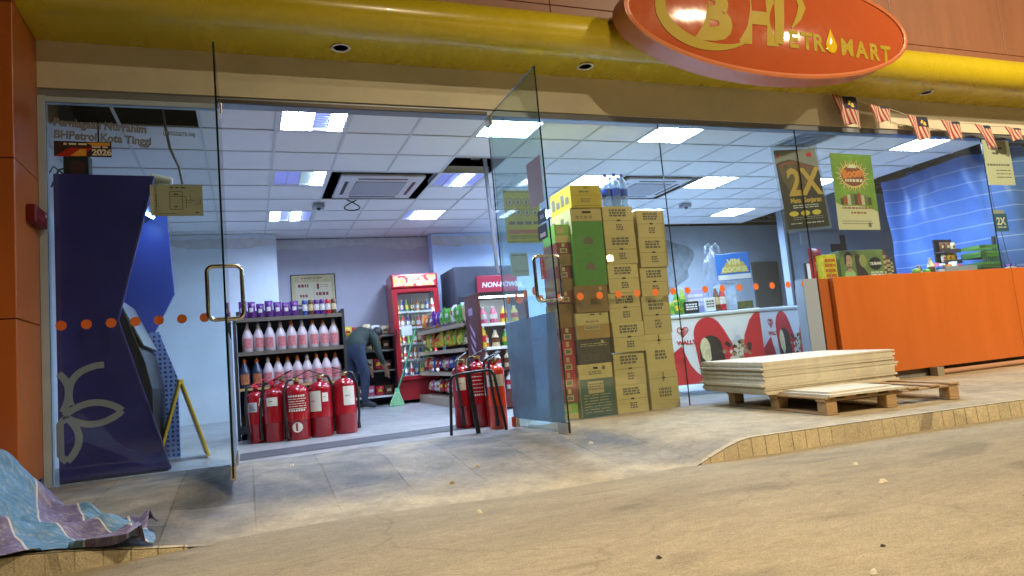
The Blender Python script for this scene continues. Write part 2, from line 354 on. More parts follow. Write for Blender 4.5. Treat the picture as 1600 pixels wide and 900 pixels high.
M_frame = mat('pale_frame_paint', (0.42, 0.52, 0.64), 0.45, var=0.06)
M_steel = mat('brushed_steel', (0.62, 0.58, 0.50), 0.22, metal=1.0, var=0.05, vscale=30)
M_wall = mat('pale_blue_wall', (0.66, 0.73, 0.82), 0.75, var=0.07, vscale=1.6)
M_wallg = mat('lavender_grey_wall', (0.50, 0.49, 0.58), 0.75, var=0.07, vscale=1.4)
M_wallb = mat('blue_wall', (0.55, 0.70, 0.95), 0.7, var=0.06, vscale=1.2)
M_walld = mat('grey_wall', (0.38, 0.42, 0.48), 0.75, var=0.12, vscale=1.5)
M_plaster = mat('patched_plaster', (0.58, 0.58, 0.62), 0.85, var=0.12, vscale=9)
M_dark = mat('dark_void', (0.025, 0.024, 0.024), 0.9, var=0.5, vscale=3)
M_tile = mat('ceiling_tile', (0.78, 0.79, 0.83), 0.85, var=0.025, vscale=1.2)
M_tee = mat('ceiling_tee', (0.62, 0.64, 0.68), 0.6)
M_glass = glassy('clear_glass', (0.90, 0.95, 0.94), refl=0.9, film=0.022, film_col=(0.55, 0.6, 0.62))
M_gdoor = glassy('door_glass', (0.86, 0.94, 0.94), refl=1.0, film=0.03, film_col=(0.5, 0.62, 0.68))
M_edge = mat('glass_edge', (0.006, 0.016, 0.014), 0.15)
M_film = glassy('frosted_film', (0.62, 0.74, 0.84), refl=0.6, film=0.62, film_col=(0.24, 0.34, 0.43), rough=0.25)
M_dot = mat('orange_sticker', (0.75, 0.17, 0.03), 0.5)
M_black = mat('black_plastic', (0.012, 0.012, 0.014), 0.4)
M_white = mat('white_plastic', (0.75, 0.76, 0.78), 0.4)
M_print = mat('grey_print', (0.13, 0.12, 0.12), 0.7)
M_paper = mat('cream_paper', (0.62, 0.58, 0.42), 0.8, var=0.04)
M_red = mat('red_paint', (0.42, 0.012, 0.02), 0.3, coat=0.3)
HZ = 2.73        # underside of the window head
shop = thing('shop_building', 'petrol station shop with orange column, yellow rounded fascia and glass front', 'shop building')
def bpart(name, m, boxes, bevel=0.0, label=None):
    g = MB()
    for b in boxes: g.bx(*b)
    o = g.build(name, m, shop, bevel)
    if label: o['label'] = label
    return o
bpart('back_wall', M_wall, [(-1.5, 0.47, 5.0, 5.7, -.1, 2.74)], label='pale blue back wall at the left')
bpart('back_wall', M_wallg, [(0.473, 2.86, 5.45, 5.7, -.1, 2.74)], label='lavender grey back wall with a framed poster')
bpart('back_wall', M_wallb, [(2.863, 6.6, 5.2, 5.7, -.1, 2.74)], label='blue back wall behind the dark cabinet')
bpart('back_wall', M_walld, [(6.603, 14, 5.25, 5.7, -.1, 2.80)], label='dark grey back wall at the right')
bpart('side_wall', M_wall, [(-1.7, -1.503, 0.02, 5.7, -.1, 3.4)])
bpart('side_wall', M_walld, [(14.0, 14.2, 0.02, 5.7, -.1, 3.4)], label='grey side wall at the right')
bpart('partition_wall', mat('slate_blue_wall', (0.36, 0.43, 0.55), 0.7, var=0.12, vscale=2), [(9.0, 14, 3.98, 4.2, 0, 3.1)])
# rough plaster line where the old ceiling was cut away
g = MB()
def scar(x0, x1, y, z0, z1):
    n = int((x1 - x0) / 0.05); top = [(x0 + (x1 - x0) * i / n, z1 + rnd.uniform(-.012, .012)) for i in range(n + 1)]; z = z0; bot = []
    for i in range(n + 1): z = max(z0 - .04, min(z0 + .05, z + rnd.uniform(-.02, .02))); bot.append((x0 + (x1 - x0) * i / n, z))
    g.prism(top + bot[::-1], y, y + 0.003)
scar(0.48, 2.85, 5.446, 2.58, 2.72); scar(2.87, 5.5, 5.196, 2.55, 2.70); scar(-1.45, 0.46, 4.996, 2.56, 2.68)
g.build('plaster_scar', M_plaster, shop)
g = MB(); g.prism([(7.3 + .55 * math.cos(a) * (1 + .18 * math.sin(5 * a)), 2.12 + .5 * math.sin(a) * (1 + .2 * math.sin(3 * a + 1))) for a in [i * .2 for i in range(31)]], 5.244, 5.248)
g.build('bare_plaster_patch', mat('bare_plaster', (0.22, 0.24, 0.26), 0.85, var=0.35, vscale=7), shop)
bpart('back_door', mat('brown_door', (0.10, 0.085, 0.07), 0.6), [(9.0, 9.5, 5.20, 5.246, .1, 2.05)]) if False else None
g = MB(); g.bx(9.2, 9.8, 5.2, 5.246, .1, 2.06); g.build('back_door', mat('brown_door', (0.11, 0.095, 0.08), 0.6), shop)
g = MB(); g.bx(9.95, 10.3, 3.96, 3.996, .1, 2.32); g.build('dark_doorway', mat('navy_doorway', (0.02, 0.026, 0.05), 0.5), shop)
g = MB(); g.bx(10.32, 11.2, 3.95, 3.996, .1, 2.42); g.build('pale_wall_panel', mat('pale_panel', (0.36, 0.43, 0.55), 0.6), shop)
g = MB(); g.bx(8.93, 8.99, 3.93, 3.98, 0, 3.0); g.build('wall_pipe', mat('grey_pipe', (0.05, 0.055, 0.065), 0.5), shop)
# roof slab and the dark void with its trusses
bpart('roof', M_dark, [(-1.7, 14.2, 0.16, 5.7, 3.42, 3.6)])
g = MB()
for x in (7.0, 8.4, 9.8, 11.2):
    g.tube([(x, 4.5, 2.95), (x + 2.2, 4.5, 2.95)], .03, 6)
for i in range(12):
    x = 6.6 + i * .5; g.tube([(x, 4.95, 2.84 + (i % 2) * .35), (x + .5, 4.95, 2.84 + ((i + 1) % 2) * .35)], .022, 6)
    g.tube([(x, 4.6, 2.8 + (i % 2) * .3), (x + .5, 4.75, 2.8 + ((i + 1) % 2) * .3)], .012, 6)
g.tube([(6.3, 4.95, 2.83), (13.5, 4.95, 2.83)], .03, 6); g.tube([(6.3, 4.95, 3.22), (13.5, 4.95, 3.22)], .03, 6)
for x in (8.95, 9.6, 10.3): g.tube([(x, .3, 3.0), (x, 3.9, 3.0)], .02, 6); g.tube([(x, .3, 3.0), (x + .6, 3.9, 3.2)], .014, 6)
g.build('roof_truss', mat('rusty_truss', (0.10, 0.075, 0.06), 0.8, var=0.4, vscale=8), shop)
# suspended ceiling: every cell a tile, gaps where a tile is missing or a fitting sits
X0, Y0, CZ = 0.324, 0.5989, 2.749
LIGHTS = {(0, -1), (0, 2), (0, 5), (3, -1), (3, 2), (3, 5), (6, -1), (6, 2), (6, 5), (9, -1), (9, 2), (9, 5), (12, -1), (12, 2), (12, 5)}
GAPS = {(-3, -1), (-2, -1), (3, 1)} | {(c, r) for c in (1, 2, 7, 8) for r in (2, 3)}
g = MB(); t = MB(); cells = []
for c in range(-4, 15):
    for r in range(-1, 9):
        x = X0 + .6 * c; y = Y0 + .6 * r
        if x < -1.5: x0 = -1.5
        else: x0 = x
        x1 = x + .6; y1 = min(y + .6, 5.45)
        if x1 <= -1.5 or y >= 5.4 or (r == 8 and x < .2) : continue
        if x > 8.72 or (r >= 7 and x > 6.9) or (r >= 8 and x > 5.6): continue
        cells.append((c, r))
        if (c, r) in GAPS or (c, r) in LIGHTS: continue
        z = CZ + rnd.uniform(0, .003)
        g.bx(x0 + .004, x1 - .004, max(y, .1) + .004, y1 - .004, z, z + .012)
CS = set(cells)
for c, r in cells:
    x = X0 + .6 * c; y = Y0 + .6 * r
    hole = lambda q: q in {(1, 2), (1, 3), (2, 2), (2, 3), (7, 2), (7, 3), (8, 2), (8, 3)}
    if x > -1.5 and not (hole((c, r)) and hole((c - 1, r))): t.bx(x - .012, x + .012, max(.1, y), min(5.45, y + .6), CZ - .006, CZ - .002)
    if y > .1 and not (hole((c, r)) and hole((c, r - 1))): t.bx(max(-1.5, x), x + .6, y - .012, y + .012, CZ - .0075, CZ - .0015)
g.build('ceiling_tiles', M_tile, shop); t.build('ceiling_grid', M_tee, shop)
g = MB(); g.bx(2.13, 2.72, 1.24, 1.36, 2.78, 2.95); g.bx(2.5, 2.6, 1.2, 1.8, 2.9, 3.0)
g.build('duct', mat('grey_duct', (0.22, 0.22, 0.23), 0.5), shop)
# beam, window head, frames
bpart('header_beam', M_cream, [(-1.3, 14, -0.03, 0.14, 2.785, 3.6)])
bpart('window_head', M_alu, [(-1.3, 14, -0.012, 0.10, HZ, 2.783)])
bpart('window_frame', M_frame, [(-1.30, -1.255, -0.03, 0.06, 0.0, HZ - .002), (-1.254, -.14, -0.012, 0.05, 2.69, HZ - .002)])
bpart('door_rail', M_alud, [(-.1, 2.07, -0.03, -.014, HZ + .002, HZ + .03)])
# glass panes
DOT = None
def dot(parent, loc, rz=0.0):
    global DOT
    if DOT is None:
        d = MB(); d.add([(.034 * math.cos(a * R(20)), 0, .034 * math.sin(a * R(20))) for a in range(18)], [tuple(range(18))])
        o = DOT = d.build('warning_dot', M_dot)
    else: o = DOT.copy(); col.objects.link(o)
    o.parent = parent; o.location = loc; o.rotation_euler = (0, 0, rz)
def pane(x0, x1, z0, z1, dots=None, y=0.0):
    g = MB(); g.bx(x0, x1, y - .006, y + .006, z0, z1)
    for q in (0, 1, 4, 5): pass
    g.mi = [1, 1, 0, 0, 1, 1]
    o = g.build('glass_pane', [M_glass, M_edge], shop)
    if dots:
        for i in range(dots[0]): dot(o, (dots[1] + i * dots[2], y - .0085, 1.083))
    return o
pane(-1.254, -0.135, 0.004, HZ - .042, (7, -1.187, .1513))
pane(2.10, 3.832, 0.004, HZ - .002, (9, 2.22, .196))
pane(3.838, 5.527, 0.004, HZ - .002, (8, 3.95, .203))
pane(5.533, 8.40, 1.135, HZ - .002)
pane(8.406, 12.0, 1.135, HZ - .002)
# doors, both swung out square to the front
def door(x, flip, stuck):
    g = MB(); g.bx(-.006, .006, -1.10, -.02, .025, 2.705); g.mi = [1, 1, 1, 1, 0, 0]
    o = g.build('glass_door', [M_gdoor, M_edge], shop, loc=(x, 0, 0))
    for yy, zz, nm in ((-.10, .012, 'bottom_patch'), (-.10, 2.62, 'top_patch'), (-1.095, .012, 'lock_patch')):
        f = MB(); f.bx(-.016, .016, yy, yy + .16 if yy < -.5 else yy + .11, zz, zz + .085); f.build(nm, M_steel, o, .003)
    h = MB()
    for s in (-1, 1):
        pts = []; x_ = s * .10; r = .035
        for a in range(0, 91, 30): pts.append((s * (.10 - r + r * math.sin(R(a))), -.985, .972 + r - r * math.cos(R(a))))
        pts2 = [(p[0], p[1], 2 * 1.137 - p[2]) for p in pts][::-1]
        h.tube([(s * .006, -.985, .972)] + pts + pts2 + [(s * .006, -.985, 1.302)], .0135, 10)
    h.build('pull_handle', M_steel, o)
    return o
dl = door(-.108, 1, False); dr = door(2.072, -1, True)
g = MB(); g.bx(-.0085, -.0075, -1.06, -.03, .09, .885); g.build('frosted_film', M_film, dr)
g = MB(); g.bx(.0075, .0085, -1.06, -.03, .09, .885); g.build('frosted_film', M_film, dl)
for yy in (-.15, -.34, -.53, -.72): dot(dr, (-.0095, yy, 1.075), R(90))
for yy in (-.2, -.4, -.6, -.8): dot(dl, (.0095, yy, 1.075), R(90))
# yellow bull-nose fascia with its downlights, cladding above
prof = [(-.031, 3.135), (-.20, 3.135), (-.40, 3.14)]
for a in range(0, 181, 12): prof.append((-.40 - .20 * math.sin(R(a)) , 3.325 - .185 * math.cos(R(a))))
prof += [(-.34, 3.512), (-.031, 3.512)]
g = MB(); vs = []; n = len(prof); xs = [-1.30, 14.0]
for x in xs: vs += [(x, y, z) for y, z in prof]
g.add(vs, [(i, i + 1, n + i + 1, n + i) for i in range(n - 1)], 0, True); g.add(vs, [tuple(range(n))[::-1], tuple(range(n, 2 * n))])
fa = g.build('fascia', M_yellow, shop)
m = fa.modifiers.new('edges', 'EDGE_SPLIT'); m.split_angle = R(35)
M_lampin = mat('downlight_inside', (0.16, 0.12, 0.07), 0.35, metal=0.5)
for x in (0.80, 2.96, 7.24):
    g = MB(); g.lathe([(.075, 0), (.078, -.006), (.058, -.006), (.056, 0.0), (.05, -.0015)], (x, -.27, 3.134), 24)
    o = g.build('downlight', M_white, shop)
    g = MB(); g.lathe([(.001, 0), (.056, .0)], (x, -.27, 3.1325), 20); g.build('lamp_well', M_lampin, o)
for x0, x1 in ((-3, 0.05), (0.056, 2.62), (2.626, 4.9), (4.906, 6.75), (6.756, 8.55), (8.556, 11.0), (11.006, 14)):
    g = MB(); g.bx(x0, x1, -.36, -.30, 3.64, 5.2); g.build('cladding_panel', M_terra, shop, .004)
    g = MB(); g.bx(x0, x1, -.36, -.30, 3.514, 3.634); g.build('cladding_strip', M_terra, shop, .003)
bpart('cladding_backing', M_orange_d, [(-3, 14, -.30, -.05, 3.515, 5.2)])
# orange column at the left
def colpart(z0, z1, nm='column_panel'):
    g = MB(); g.bx(-3.0, -1.302, -.56, .02, z0, z1); return g.build(nm, M_orange, shop, .006)
colpart(.07, 1.087); colpart(1.093, 2.10); colpart(2.106, 3.135); colpart(3.141, 5.2)
bpart('column_core', M_orange_d, [(-2.98, -1.325, -.53, .01, -.05, 5.2)])
# orange dado under the right-hand windows
for x0, x1 in ((5.70, 8.448), (8.454, 11.2), (11.206, 14)):
    g = MB(); g.bx(x0, x1, -.075, -.02, .09, 1.128); g.build('dado_panel', M_orange, shop, .004)
bpart('dado_wall', mat('dado_return', (0.33, 0.085, 0.018), 0.4), [(5.56, 14, -.018, .10, .09, 1.124)])
bpart('plinth', mat('grey_plinth', (0.16, 0.15, 0.13), 0.8, var=0.2), [(5.55, 14, -.01, .09, -.06, .088)])
bpart('window_post', mat('grey_post', (0.27, 0.33, 0.42), 0.5), [(5.36, 5.545, -.012, .10, 0.0, 1.131)])
g = MB(); g.tube([(7.0, -.10, .03), (14, -.10, .03)], .028, 10); g.build('floor_pipe', mat('pinkish_pipe', (0.40, 0.22, 0.13), 0.6), shop)
g = MB(); g.bx(6.9, 7.0, -.15, -.06, zout(-.1), .09); g.build('pipe_bracket', mat('pipe_clamp', (.25, .22, .17), 0.7), shop)
# alarm box on the column
a = thing('fire_alarm_box', 'small dark red fire alarm box on side of orange column', 'alarm box', (-1.302, -.19, 1.75))
g = MB(); g.bx(0, .055, -.14, .14, 0, .115); g.build('housing', mat('alarm_red', (0.15, 0.006, 0.012), 0.4), a, .006)
g = MB(); g.bx(.0555, .057, -.06, .06, .03, .085); g.build('break_panel', mat('alarm_panel', (0.30, 0.03, 0.04), 0.2), a)
g = MB(); g.cyl((.056, .1, .085), (.059, .1, .085), .012, n=10); g.build('indicator', M_white, a)
# counter inside, behind the dado
g = MB(); g.bx(5.93, 13.5, .18, .72, .0, 1.10)
tag(g.build('sales_counter', mat('counter_top', (0.30, 0.31, 0.33), 0.4, var=0.05), bevel=.006), 'long grey sales counter behind the orange dado and window', 'counter')

# ------------------------------------------------------------ ceiling lights and air conditioners
def emis(name, color, s):
    if name in MATS: return MATS[name]
    m = bpy.data.materials.new(name); m.use_nodes = True; n = m.node_tree.nodes; n.remove(n['Principled BSDF'])
    e = n.new('ShaderNodeEmission'); e.inputs[0].default_value = (*color, 1); e.inputs[1].default_value = s
    m.node_tree.links.new(e.outputs[0], n['Material Output'].inputs[0]); MATS[name] = m; return m
M_tube = emis('lit_tube_band', (0.56, 0.72, 1.0), CEIL_EMIT)
M_band = emis('dim_tube_band', (0.26, 0.31, 0.88), 1.1)
M_bandg = emis('aging_tube_band', (0.42, 0.60, 0.60), 1.0)
M_louv = mat('louvre_aluminium', (0.6, 0.65, 0.75), 0.3, metal=0.7)
PAT = {(0, -1): (0, 0, 1, 0), (0, 2): (1, 1, 2, 0), (0, 5): (0, 1, 0, 1), (3, 5): (1, 0, 0, 0), (3, 2): (1, 1, 0, 1)}
where = {-1: 'in the row nearest the glass front', 2: 'in the middle row of ceiling lights', 5: 'in the row nearest the back wall'}
side = {0: 'above the left shelf', 3: 'right of the first air conditioner', 6: 'above the carton stacks', 9: 'right of the second air conditioner', 12: 'above the orange counter'}
sideA = {0: 'leftmost', 3: 'second from left', 6: 'third from left', 9: 'fourth from left', 12: 'fifth from left'}
for (c, r) in sorted(LIGHTS):
    x = X0 + .6 * c + .3; y = Y0 + .6 * r + .3
    dead = (c, r) == (9, -1)
    lab = ('unlit grey square ceiling light ' if dead else 'lit square louvred ceiling light, %s ' % sideA[c]) + where[r]
    t = thing('ceiling_light', lab, 'ceiling light', (x, y, CZ), 0, 'square ceiling lights')
    g = MB(); o = .292
    for a, b, c2, d2 in ((-o, o, -o, -o + .025), (-o, o, o - .025, o), (-o, -o + .025, -o + .025, o - .025), (o - .025, o, -o + .025, o - .025)): g.bx(a, b, c2, d2, -.004, .07)
    g.bx(-o, o, -o, o, .072, .08)
    g.build('frame', M_tee, t)
    g = MB(); pt = PAT.get((c, r), (0, 0, 0, 0))
    for i in range(4):
        xa = -.262 + i * .131; g.quad((xa, -.262, .02), (xa + .129, -.262, .02), (xa + .129, .262, .02), (xa, .262, .02), 3 if dead else pt[i])
    g.build('diffuser', [M_tube, M_band, M_bandg, mat('unlit_diffuser', (0.28, 0.29, 0.33), 0.5)], t)
    g = MB()
    for i in range(5): xa = -.262 + i * .131; g.bx(xa - .003, xa + .003, -.262, .262, .0, .016)
    for i in range(1, 10): ya = -.262 + i * .0524; g.bx(-.262, .262, ya - .002, ya + .002, .002, .014)
    g.build('louvre', M_louv, t)
M_ac = mat('ac_white', (0.62, 0.62, 0.68), 0.45)
M_acg = mat('ac_grille', (0.36, 0.37, 0.43), 0.6, var=0.1, vscale=60)
for cx, cyy, lab, loop in ((X0 + 1.2, Y0 + 1.8 + .02, 'white cassette air conditioner in its black ceiling hole, loop of cable below', True), (X0 + 4.8, Y0 + 1.8, 'white cassette air conditioner in the ceiling above the water bottles', False)):
    t = thing('air_conditioner', lab, 'air conditioner', (cx, cyy, CZ - .02), 0, 'ceiling air conditioners')
    g = MB(); g.bx(-.40, .40, -.40, .40, .06, .34); g.build('casing', mat('ac_casing', (.12, .12, .13), .7), t)
    g = MB(); g.bx(-.475, .475, -.475, .475, 0.0, .04); g.build('face_panel', M_ac, t, .015)
    g = MB(); g.bx(-.29, .29, -.29, .29, -.012, -.001); g.build('intake_grille', M_acg, t, .006)
    for ax in range(4):
        g = MB(); sx = .28
        if ax < 2: q = (-sx, sx, (-.41, .36)[ax], (-.37, .40)[ax], -.003, .0035)
        else: q = ((-.41, .36)[ax - 2], (-.37, .40)[ax - 2], -sx, sx, -.003, .0035)
        g.bx(*q); g.build('air_slot', M_black, t)
    if loop:
        g = MB(); g.tube([(-.30 + .12 * math.sin(a) + .12 * k, .46 + .02 * k, -.02 - .13 * math.sin(a / 2 * 1.0) * (1 if True else 0)) for a, k in [(i * .314, i / 20) for i in range(21)]], .008, 6)
        g.build('cable', M_black, t)

# ------------------------------------------------------------ oval shop sign on the fascia
M_signf = mat('sign_face_orange', (0.40, 0.085, 0.028), 0.09, coat=0.0, var=0.03)
M_signr = mat('sign_rim_orange', (0.52, 0.16, 0.06), 0.35, coat=0.2)
M_signy = mat('sign_letter_yellow', (0.36, 0.26, 0.012), 0.5, spec=.2)
sg = thing('oval_sign', 'big orange oval shop sign with yellow lettering on the yellow fascia', 'shop sign', (4.64, -.61, 3.385))
A, B, NE = 1.60, 0.515, 96
def ell(f, y, n=NE): return [(A * f * math.cos(2 * math.pi * i / n), y, B * f * math.sin(2 * math.pi * i / n) ) for i in range(n)]
g = MB(); prof = [(1.0, -.075), (1.0, -.235), (1.004, -.245), (1.004, -.285), (.99, -.295), (.972, -.288), (.968, -.27)]
vs = [p for f, y in prof for p in [((A * f if f > .99 else A - .02 - (.99 - f) * 1.2) * math.cos(2 * math.pi * i / NE), y, (B * f if f > .99 else B - .02 - (.99 - f) * 1.2) * math.sin(2 * math.pi * i / NE)) for i in range(NE)]]
fs = [(k * NE + i, k * NE + (i + 1) % NE, (k + 1) * NE + (i + 1) % NE, (k + 1) * NE + i) for k in range(len(prof) - 1) for i in range(NE)]
g.add(vs, fs, 0, True); g.add(vs[:NE], [tuple(range(NE))])
o = g.build('rim', M_signr, sg); o.modifiers.new('e', 'EDGE_SPLIT').split_angle = R(40)
def face_y(x, z): return -.272 - .055 * max(0, 1 - (x / A) ** 2 - (z / B) ** 2)
g = MB(); nr = 12
vs = [(0, face_y(0, 0), 0)]
for k in range(1, nr + 1):
    for i in range(NE):
        f = k / nr; x = (A - .045) * f * math.cos(2 * math.pi * i / NE); z = (B - .045) * f * math.sin(2 * math.pi * i / NE); vs.append((x, face_y(x, z), z))
fs = [(0, 1 + i, 1 + (i + 1) % NE) for i in range(NE)] + [(1 + (k - 1) * NE + i, 1 + k * NE + i, 1 + k * NE + (i + 1) % NE, 1 + (k - 1) * NE + (i + 1) % NE) for k in range(1, nr) for i in range(NE)]
g.add(vs, fs, 0, True); g.build('face', M_signf, sg)
def on_face(o, lift=.004):
    """press flat lettering on to the domed face"""
    M = o.matrix_basis
    for v in o.data.vertices:
        p = M @ v.co; p = Vector((p.x, face_y(p.x, p.z) - lift, p.z)); v.co = M.inverted() @ p
def sgn_text(s, size, x, z, **k):
    o = text(s, size, M_signy, sg, (x, 0, z), **k); bpy.context.view_layer.update(); on_face(o); return o
sgn_text('B', .62, -.95, -.21, bold=.034, shear=.12, sx=1.02, name='letter')
sgn_text('H', .62, -.50, -.21, bold=.036, shear=.12, sx=.98, name='letter')
g = MB()
g.strip([(-.06, -.22), (-.035, -.02), (.0, .18), (.03, .34)], [.10, .105, .11, .115], -.3)
g.strip([(.02, .33), (.14, .33), (.24, .27), (.26, .16), (.20, .05), (.10, -.06)], [.04, .07, .085, .085, .06, .01], -.3)
o = g.build('letter', M_signy, sg); on_face(o, .005)
g = MB(); arc = []; wd = []
for i in range(33):
    a = R(140 + i * 5.3); arc.append((-.74 + .52 * math.cos(a), .02 + .315 * math.sin(a))); wd.append(.012 + .10 * math.sin(math.pi * (i / 32) ** .7))
g.strip(arc, wd, -.3); o = g.build('swoosh', M_signy, sg); on_face(o, .0045)
x = .055
for ch, wch in (('E', .145), ('T', .135), ('R', .15), ('', .19), ('M', .20), ('A', .175), ('R', .16), ('T', .14)):
    if ch: sgn_text(ch, .215, x, -.235 - (x - .05) * .03, bold=.008, name='letter')
    else:
        g = MB(); pts = [(x + .075 + .068 * math.cos(R(a)), -.185 + .068 * math.sin(R(a))) for a in range(150, 391, 15)] + [(x + .10, -.08), (x + .078, -.02), (x + .05, -.08)]
        vs = [(px, face_y(px, pz) - .006, pz) for px, pz in pts] + [(x + .075, face_y(x + .075, -.18) - .022, -.18)]
        nn = len(pts); g.add(vs, [(i, (i + 1) % nn, nn) for i in range(nn)], 0, True); g.build('drop', mat('sign_drop', (0.66, 0.46, 0.02), 0.12, coat=1.0), sg)
    x += wch
g = MB(); g.prism([(A * .82 * math.cos(i * .2618), B * .80 * math.sin(i * .2618)) for i in range(24)], -.074, .06); g.build('mounting_frame', M_orange_d, sg)
# ------------------------------------------------------------ string of small flags
M_fr = mat('flag_red', (0.30, 0.03, 0.03), 0.8); M_fw = mat('flag_white', (0.50, 0.42, 0.34), 0.8); M_fb = mat('flag_blue', (0.015, 0.018, 0.05), 0.8); M_fy = mat('flag_yellow', (0.65, 0.5, 0.08), 0.8)
bt = thing('flag_bunting', 'string of six small striped flags hanging along the beam above the posters', 'bunting', (6.1, -.15, 3.09))
FL = [(5.95, 3.085, .34, .36, True, .5), (6.47, 3.0, .29, .20, False, .1), (7.03, 2.905, .30, .30, True, .25), (7.55, 2.872, .30, .235, False, .2), (8.10, 2.845, .26, .29, False, .9), (8.62, 2.832, .28, .17, False, .1)]
g = MB(); pts = []
for x, z, wd_, h, c, sk in FL: pts += [(x - 6.1, 0, z - 3.09 + .003), (x + wd_ * .9 - 6.1, 0, z - 3.09 - .02)]
pts += [(10.5 - 6.1, 0, 2.86 - 3.09)]; g.tube([(5.86 - 6.1, .1, .06)] + pts, .004, 5); g.build('string', mat('string', (0.4, 0.36, 0.3), 0.8), bt)
for x, z, wd_, h, cant, sk in FL:
    g = MB(); NU = 28
    def ff(u, v):
        xx = x - 6.1 + wd_ * u * (1 - .25 * v * sk) + .10 * v * sk * (1 if sk < .8 else 1.2); yy = -.012 - .02 * math.sin(u * 9 + v * 2) * (0.4 + v) - .03 * v
        return (xx, yy, z - 3.09 - .02 * u - h * v * (1 - .3 * (1 - u) * (sk if sk < .8 else 0)) + .01 * math.sin(u * 14) * v)
    def mi(u, v):
        if cant and u > .45 and v < .42:
            d = (u - .72) ** 2 / .015 + (v - .2) ** 2 / .012
            return 3 if .35 < d < 1 and u < .78 or d < .12 else 2
        if not cant and v < .12 and u > .55: return 2
        return int(u * 14) % 2
    g.grid(ff, NU, 14, mi); g.build('flag', [M_fr, M_fw, M_fb, M_fy], bt, solid=.0015)

# ------------------------------------------------------------ papers and posters on the glass
def sheet(name, label, cat, x0, x1, z0, z1, y, m, tilt=0.0, group=None):
    """flat sheet facing -Y, local x,z from its lower left corner"""
    t = thing(name, label, cat, (x0, y, z0), 0, group); t.rotation_euler = (0, tilt, 0)
    g = MB(); g.bx(0, x1 - x0, 0, .002, 0, z1 - z0); g.build('paper', m, t); return t, x1 - x0, z1 - z0
M_wtxt = mat('window_lettering', (0.20, 0.215, 0.22), 0.6)
t = thing('window_lettering', 'pale grey company name lettering at top of left window', 'lettering', (-1.21, -.009, 2.42))
text('Perniagaan Nurrahim', .082, M_wtxt, t, (0, 0, .095), (R(90), R(3.5), 0), bold=.0035, sx=.84); text('BHPetrol Kota Tinggi', .082, M_wtxt, t, (0, 0, .005), (R(90), R(3.5), 0), bold=.0035, sx=.87); text('(JM0222675-W)', .042, M_wtxt, t, (.70, 0, .052), (R(90), R(3.5), 0), bold=.001, sx=.8)
t, W, H = sheet('sticker', 'dark red and yellow sticker with year 2026 on left window', 'sticker', -1.208, -.85, 2.288, 2.40, -.011, mat('sticker_black', (0.03, 0.012, 0.01), 0.5))
g = MB(); g.prism([(.0, .0), (.16, .0), (.24, .065), (.10, .065)], -.002, -.001, mi=0); g.build('red_band', mat('sticker_red', (.40, .02, .01), .5), t)
g = MB(); g.prism([(.10, .004), (.20, .004), (.20, .055), (.16, .055)], -.0035, -.0025); g.prism([(.2, .105), (.35, .105), (.35, .085), (.24, .08)], -.0035, -.0025); g.build('yellow_band', mat('sticker_yellow', (.72, .34, .04), .5), t)
M_st = mat('sticker_white', (.7, .66, .58), .5)
text('2026', .062, M_st, t, (.235, -.004, .012), bold=.003)
g = MB(); words(g, .06, .21, .075, .098, -.0045, 1, 0); words(g, .235, .34, .058, .078, -.0045, 1, 0); g.build('small_print', M_st, t)
t, W, H = sheet('floor_plan', 'pale green sheet with a line drawing of a floor plan on left window', 'paper notice', -.61, -.257, 1.848, 2.085, -.011, mat('plan_paper', (0.46, 0.48, 0.36), 0.8, var=.04))
g = MB()
def ln(a, b, w_=.0035): g.strip([a, b], w_, -.0015)
for a, b in (((.13, .05), (.13, .185)), ((.13, .185), (.215, .185)), ((.215, .185), (.215, .05)), ((.13, .05), (.215, .05)), ((.13, .15), (.215, .15)), ((.215, .15), (.24, .15)), ((.24, .15), (.24, .06)), ((.24, .12), (.30, .12)), ((.27, .12), (.27, .16)), ((.30, .09), (.335, .09)), ((.335, .09), (.335, .14)), ((.25, .10), (.28, .10)), ((.04, .07), (.04, .16)), ((.03, .07), (.045, .07)), ((.03, .16), (.045, .16)), ((.03, .12), (.045, .12)), ((.05, .018), (.17, .018))): ln(a, b)
words(g, .155, .19, .155, .17, -.0015, 1, 0); words(g, .16, .19, .06, .075, -.0015, 1, 0); words(g, .13, .26, .205, .22, -.0015, 1, 0, mx=.05); words(g, .3, .34, .015, .03, -.0015, 1, 0)
g.build('drawing', mat('plan_ink', (.10, .11, .09), .7), t)
# safety rules poster, card and small notices by the right door
t, W, H = sheet('safety_poster', 'lime yellow safety poster with hazard stripes and round icons beside right door', 'poster', 2.165, 2.505, 1.585, 2.06, .012, mat('lime_poster', (0.60, 0.60, 0.05), 0.6))
for z_ in (.006, .455):
    g = MB()
    for i in range(14): g.prism([(.008 + i * .0235, z_), (.018 + i * .0235, z_), (.028 + i * .0235, z_ + .014), (.018 + i * .0235, z_ + .014)], -.0022, -.0012)
    g.build('hazard_stripe', M_black, t)
g = MB(); g2 = MB()
for r_, zc in ((0, .37), (1, .275)):
    for c_ in range(4):
        xc = .055 + c_ * .078
        g.add([(xc + .031 * math.cos(a * .4), -.0015, zc + .031 * math.sin(a * .4)) for a in range(16)], [tuple(range(16))])
        g2.strip([(xc + .031 * math.cos(a * .35), zc + .031 * math.sin(a * .35)) for a in range(19)], .005, -.0025)
        g2.quad((xc - .012, -.0027, zc - .014), (xc + rnd.uniform(.004, .014), -.0027, zc - .014), (xc + .01, -.0027, zc + rnd.uniform(.004, .016)), (xc - .008, -.0027, zc + .012))
for c_ in range(4): g2.quad((.03 + c_ * .078, -.0022, .165), (.09 + c_ * .078, -.0022, .165), (.09 + c_ * .078, -.0022, .195), (.03 + c_ * .078, -.0022, .195))
words(g2, .03, .30, .03, .065, -.0022, 2, 0, .4, mx=.1)
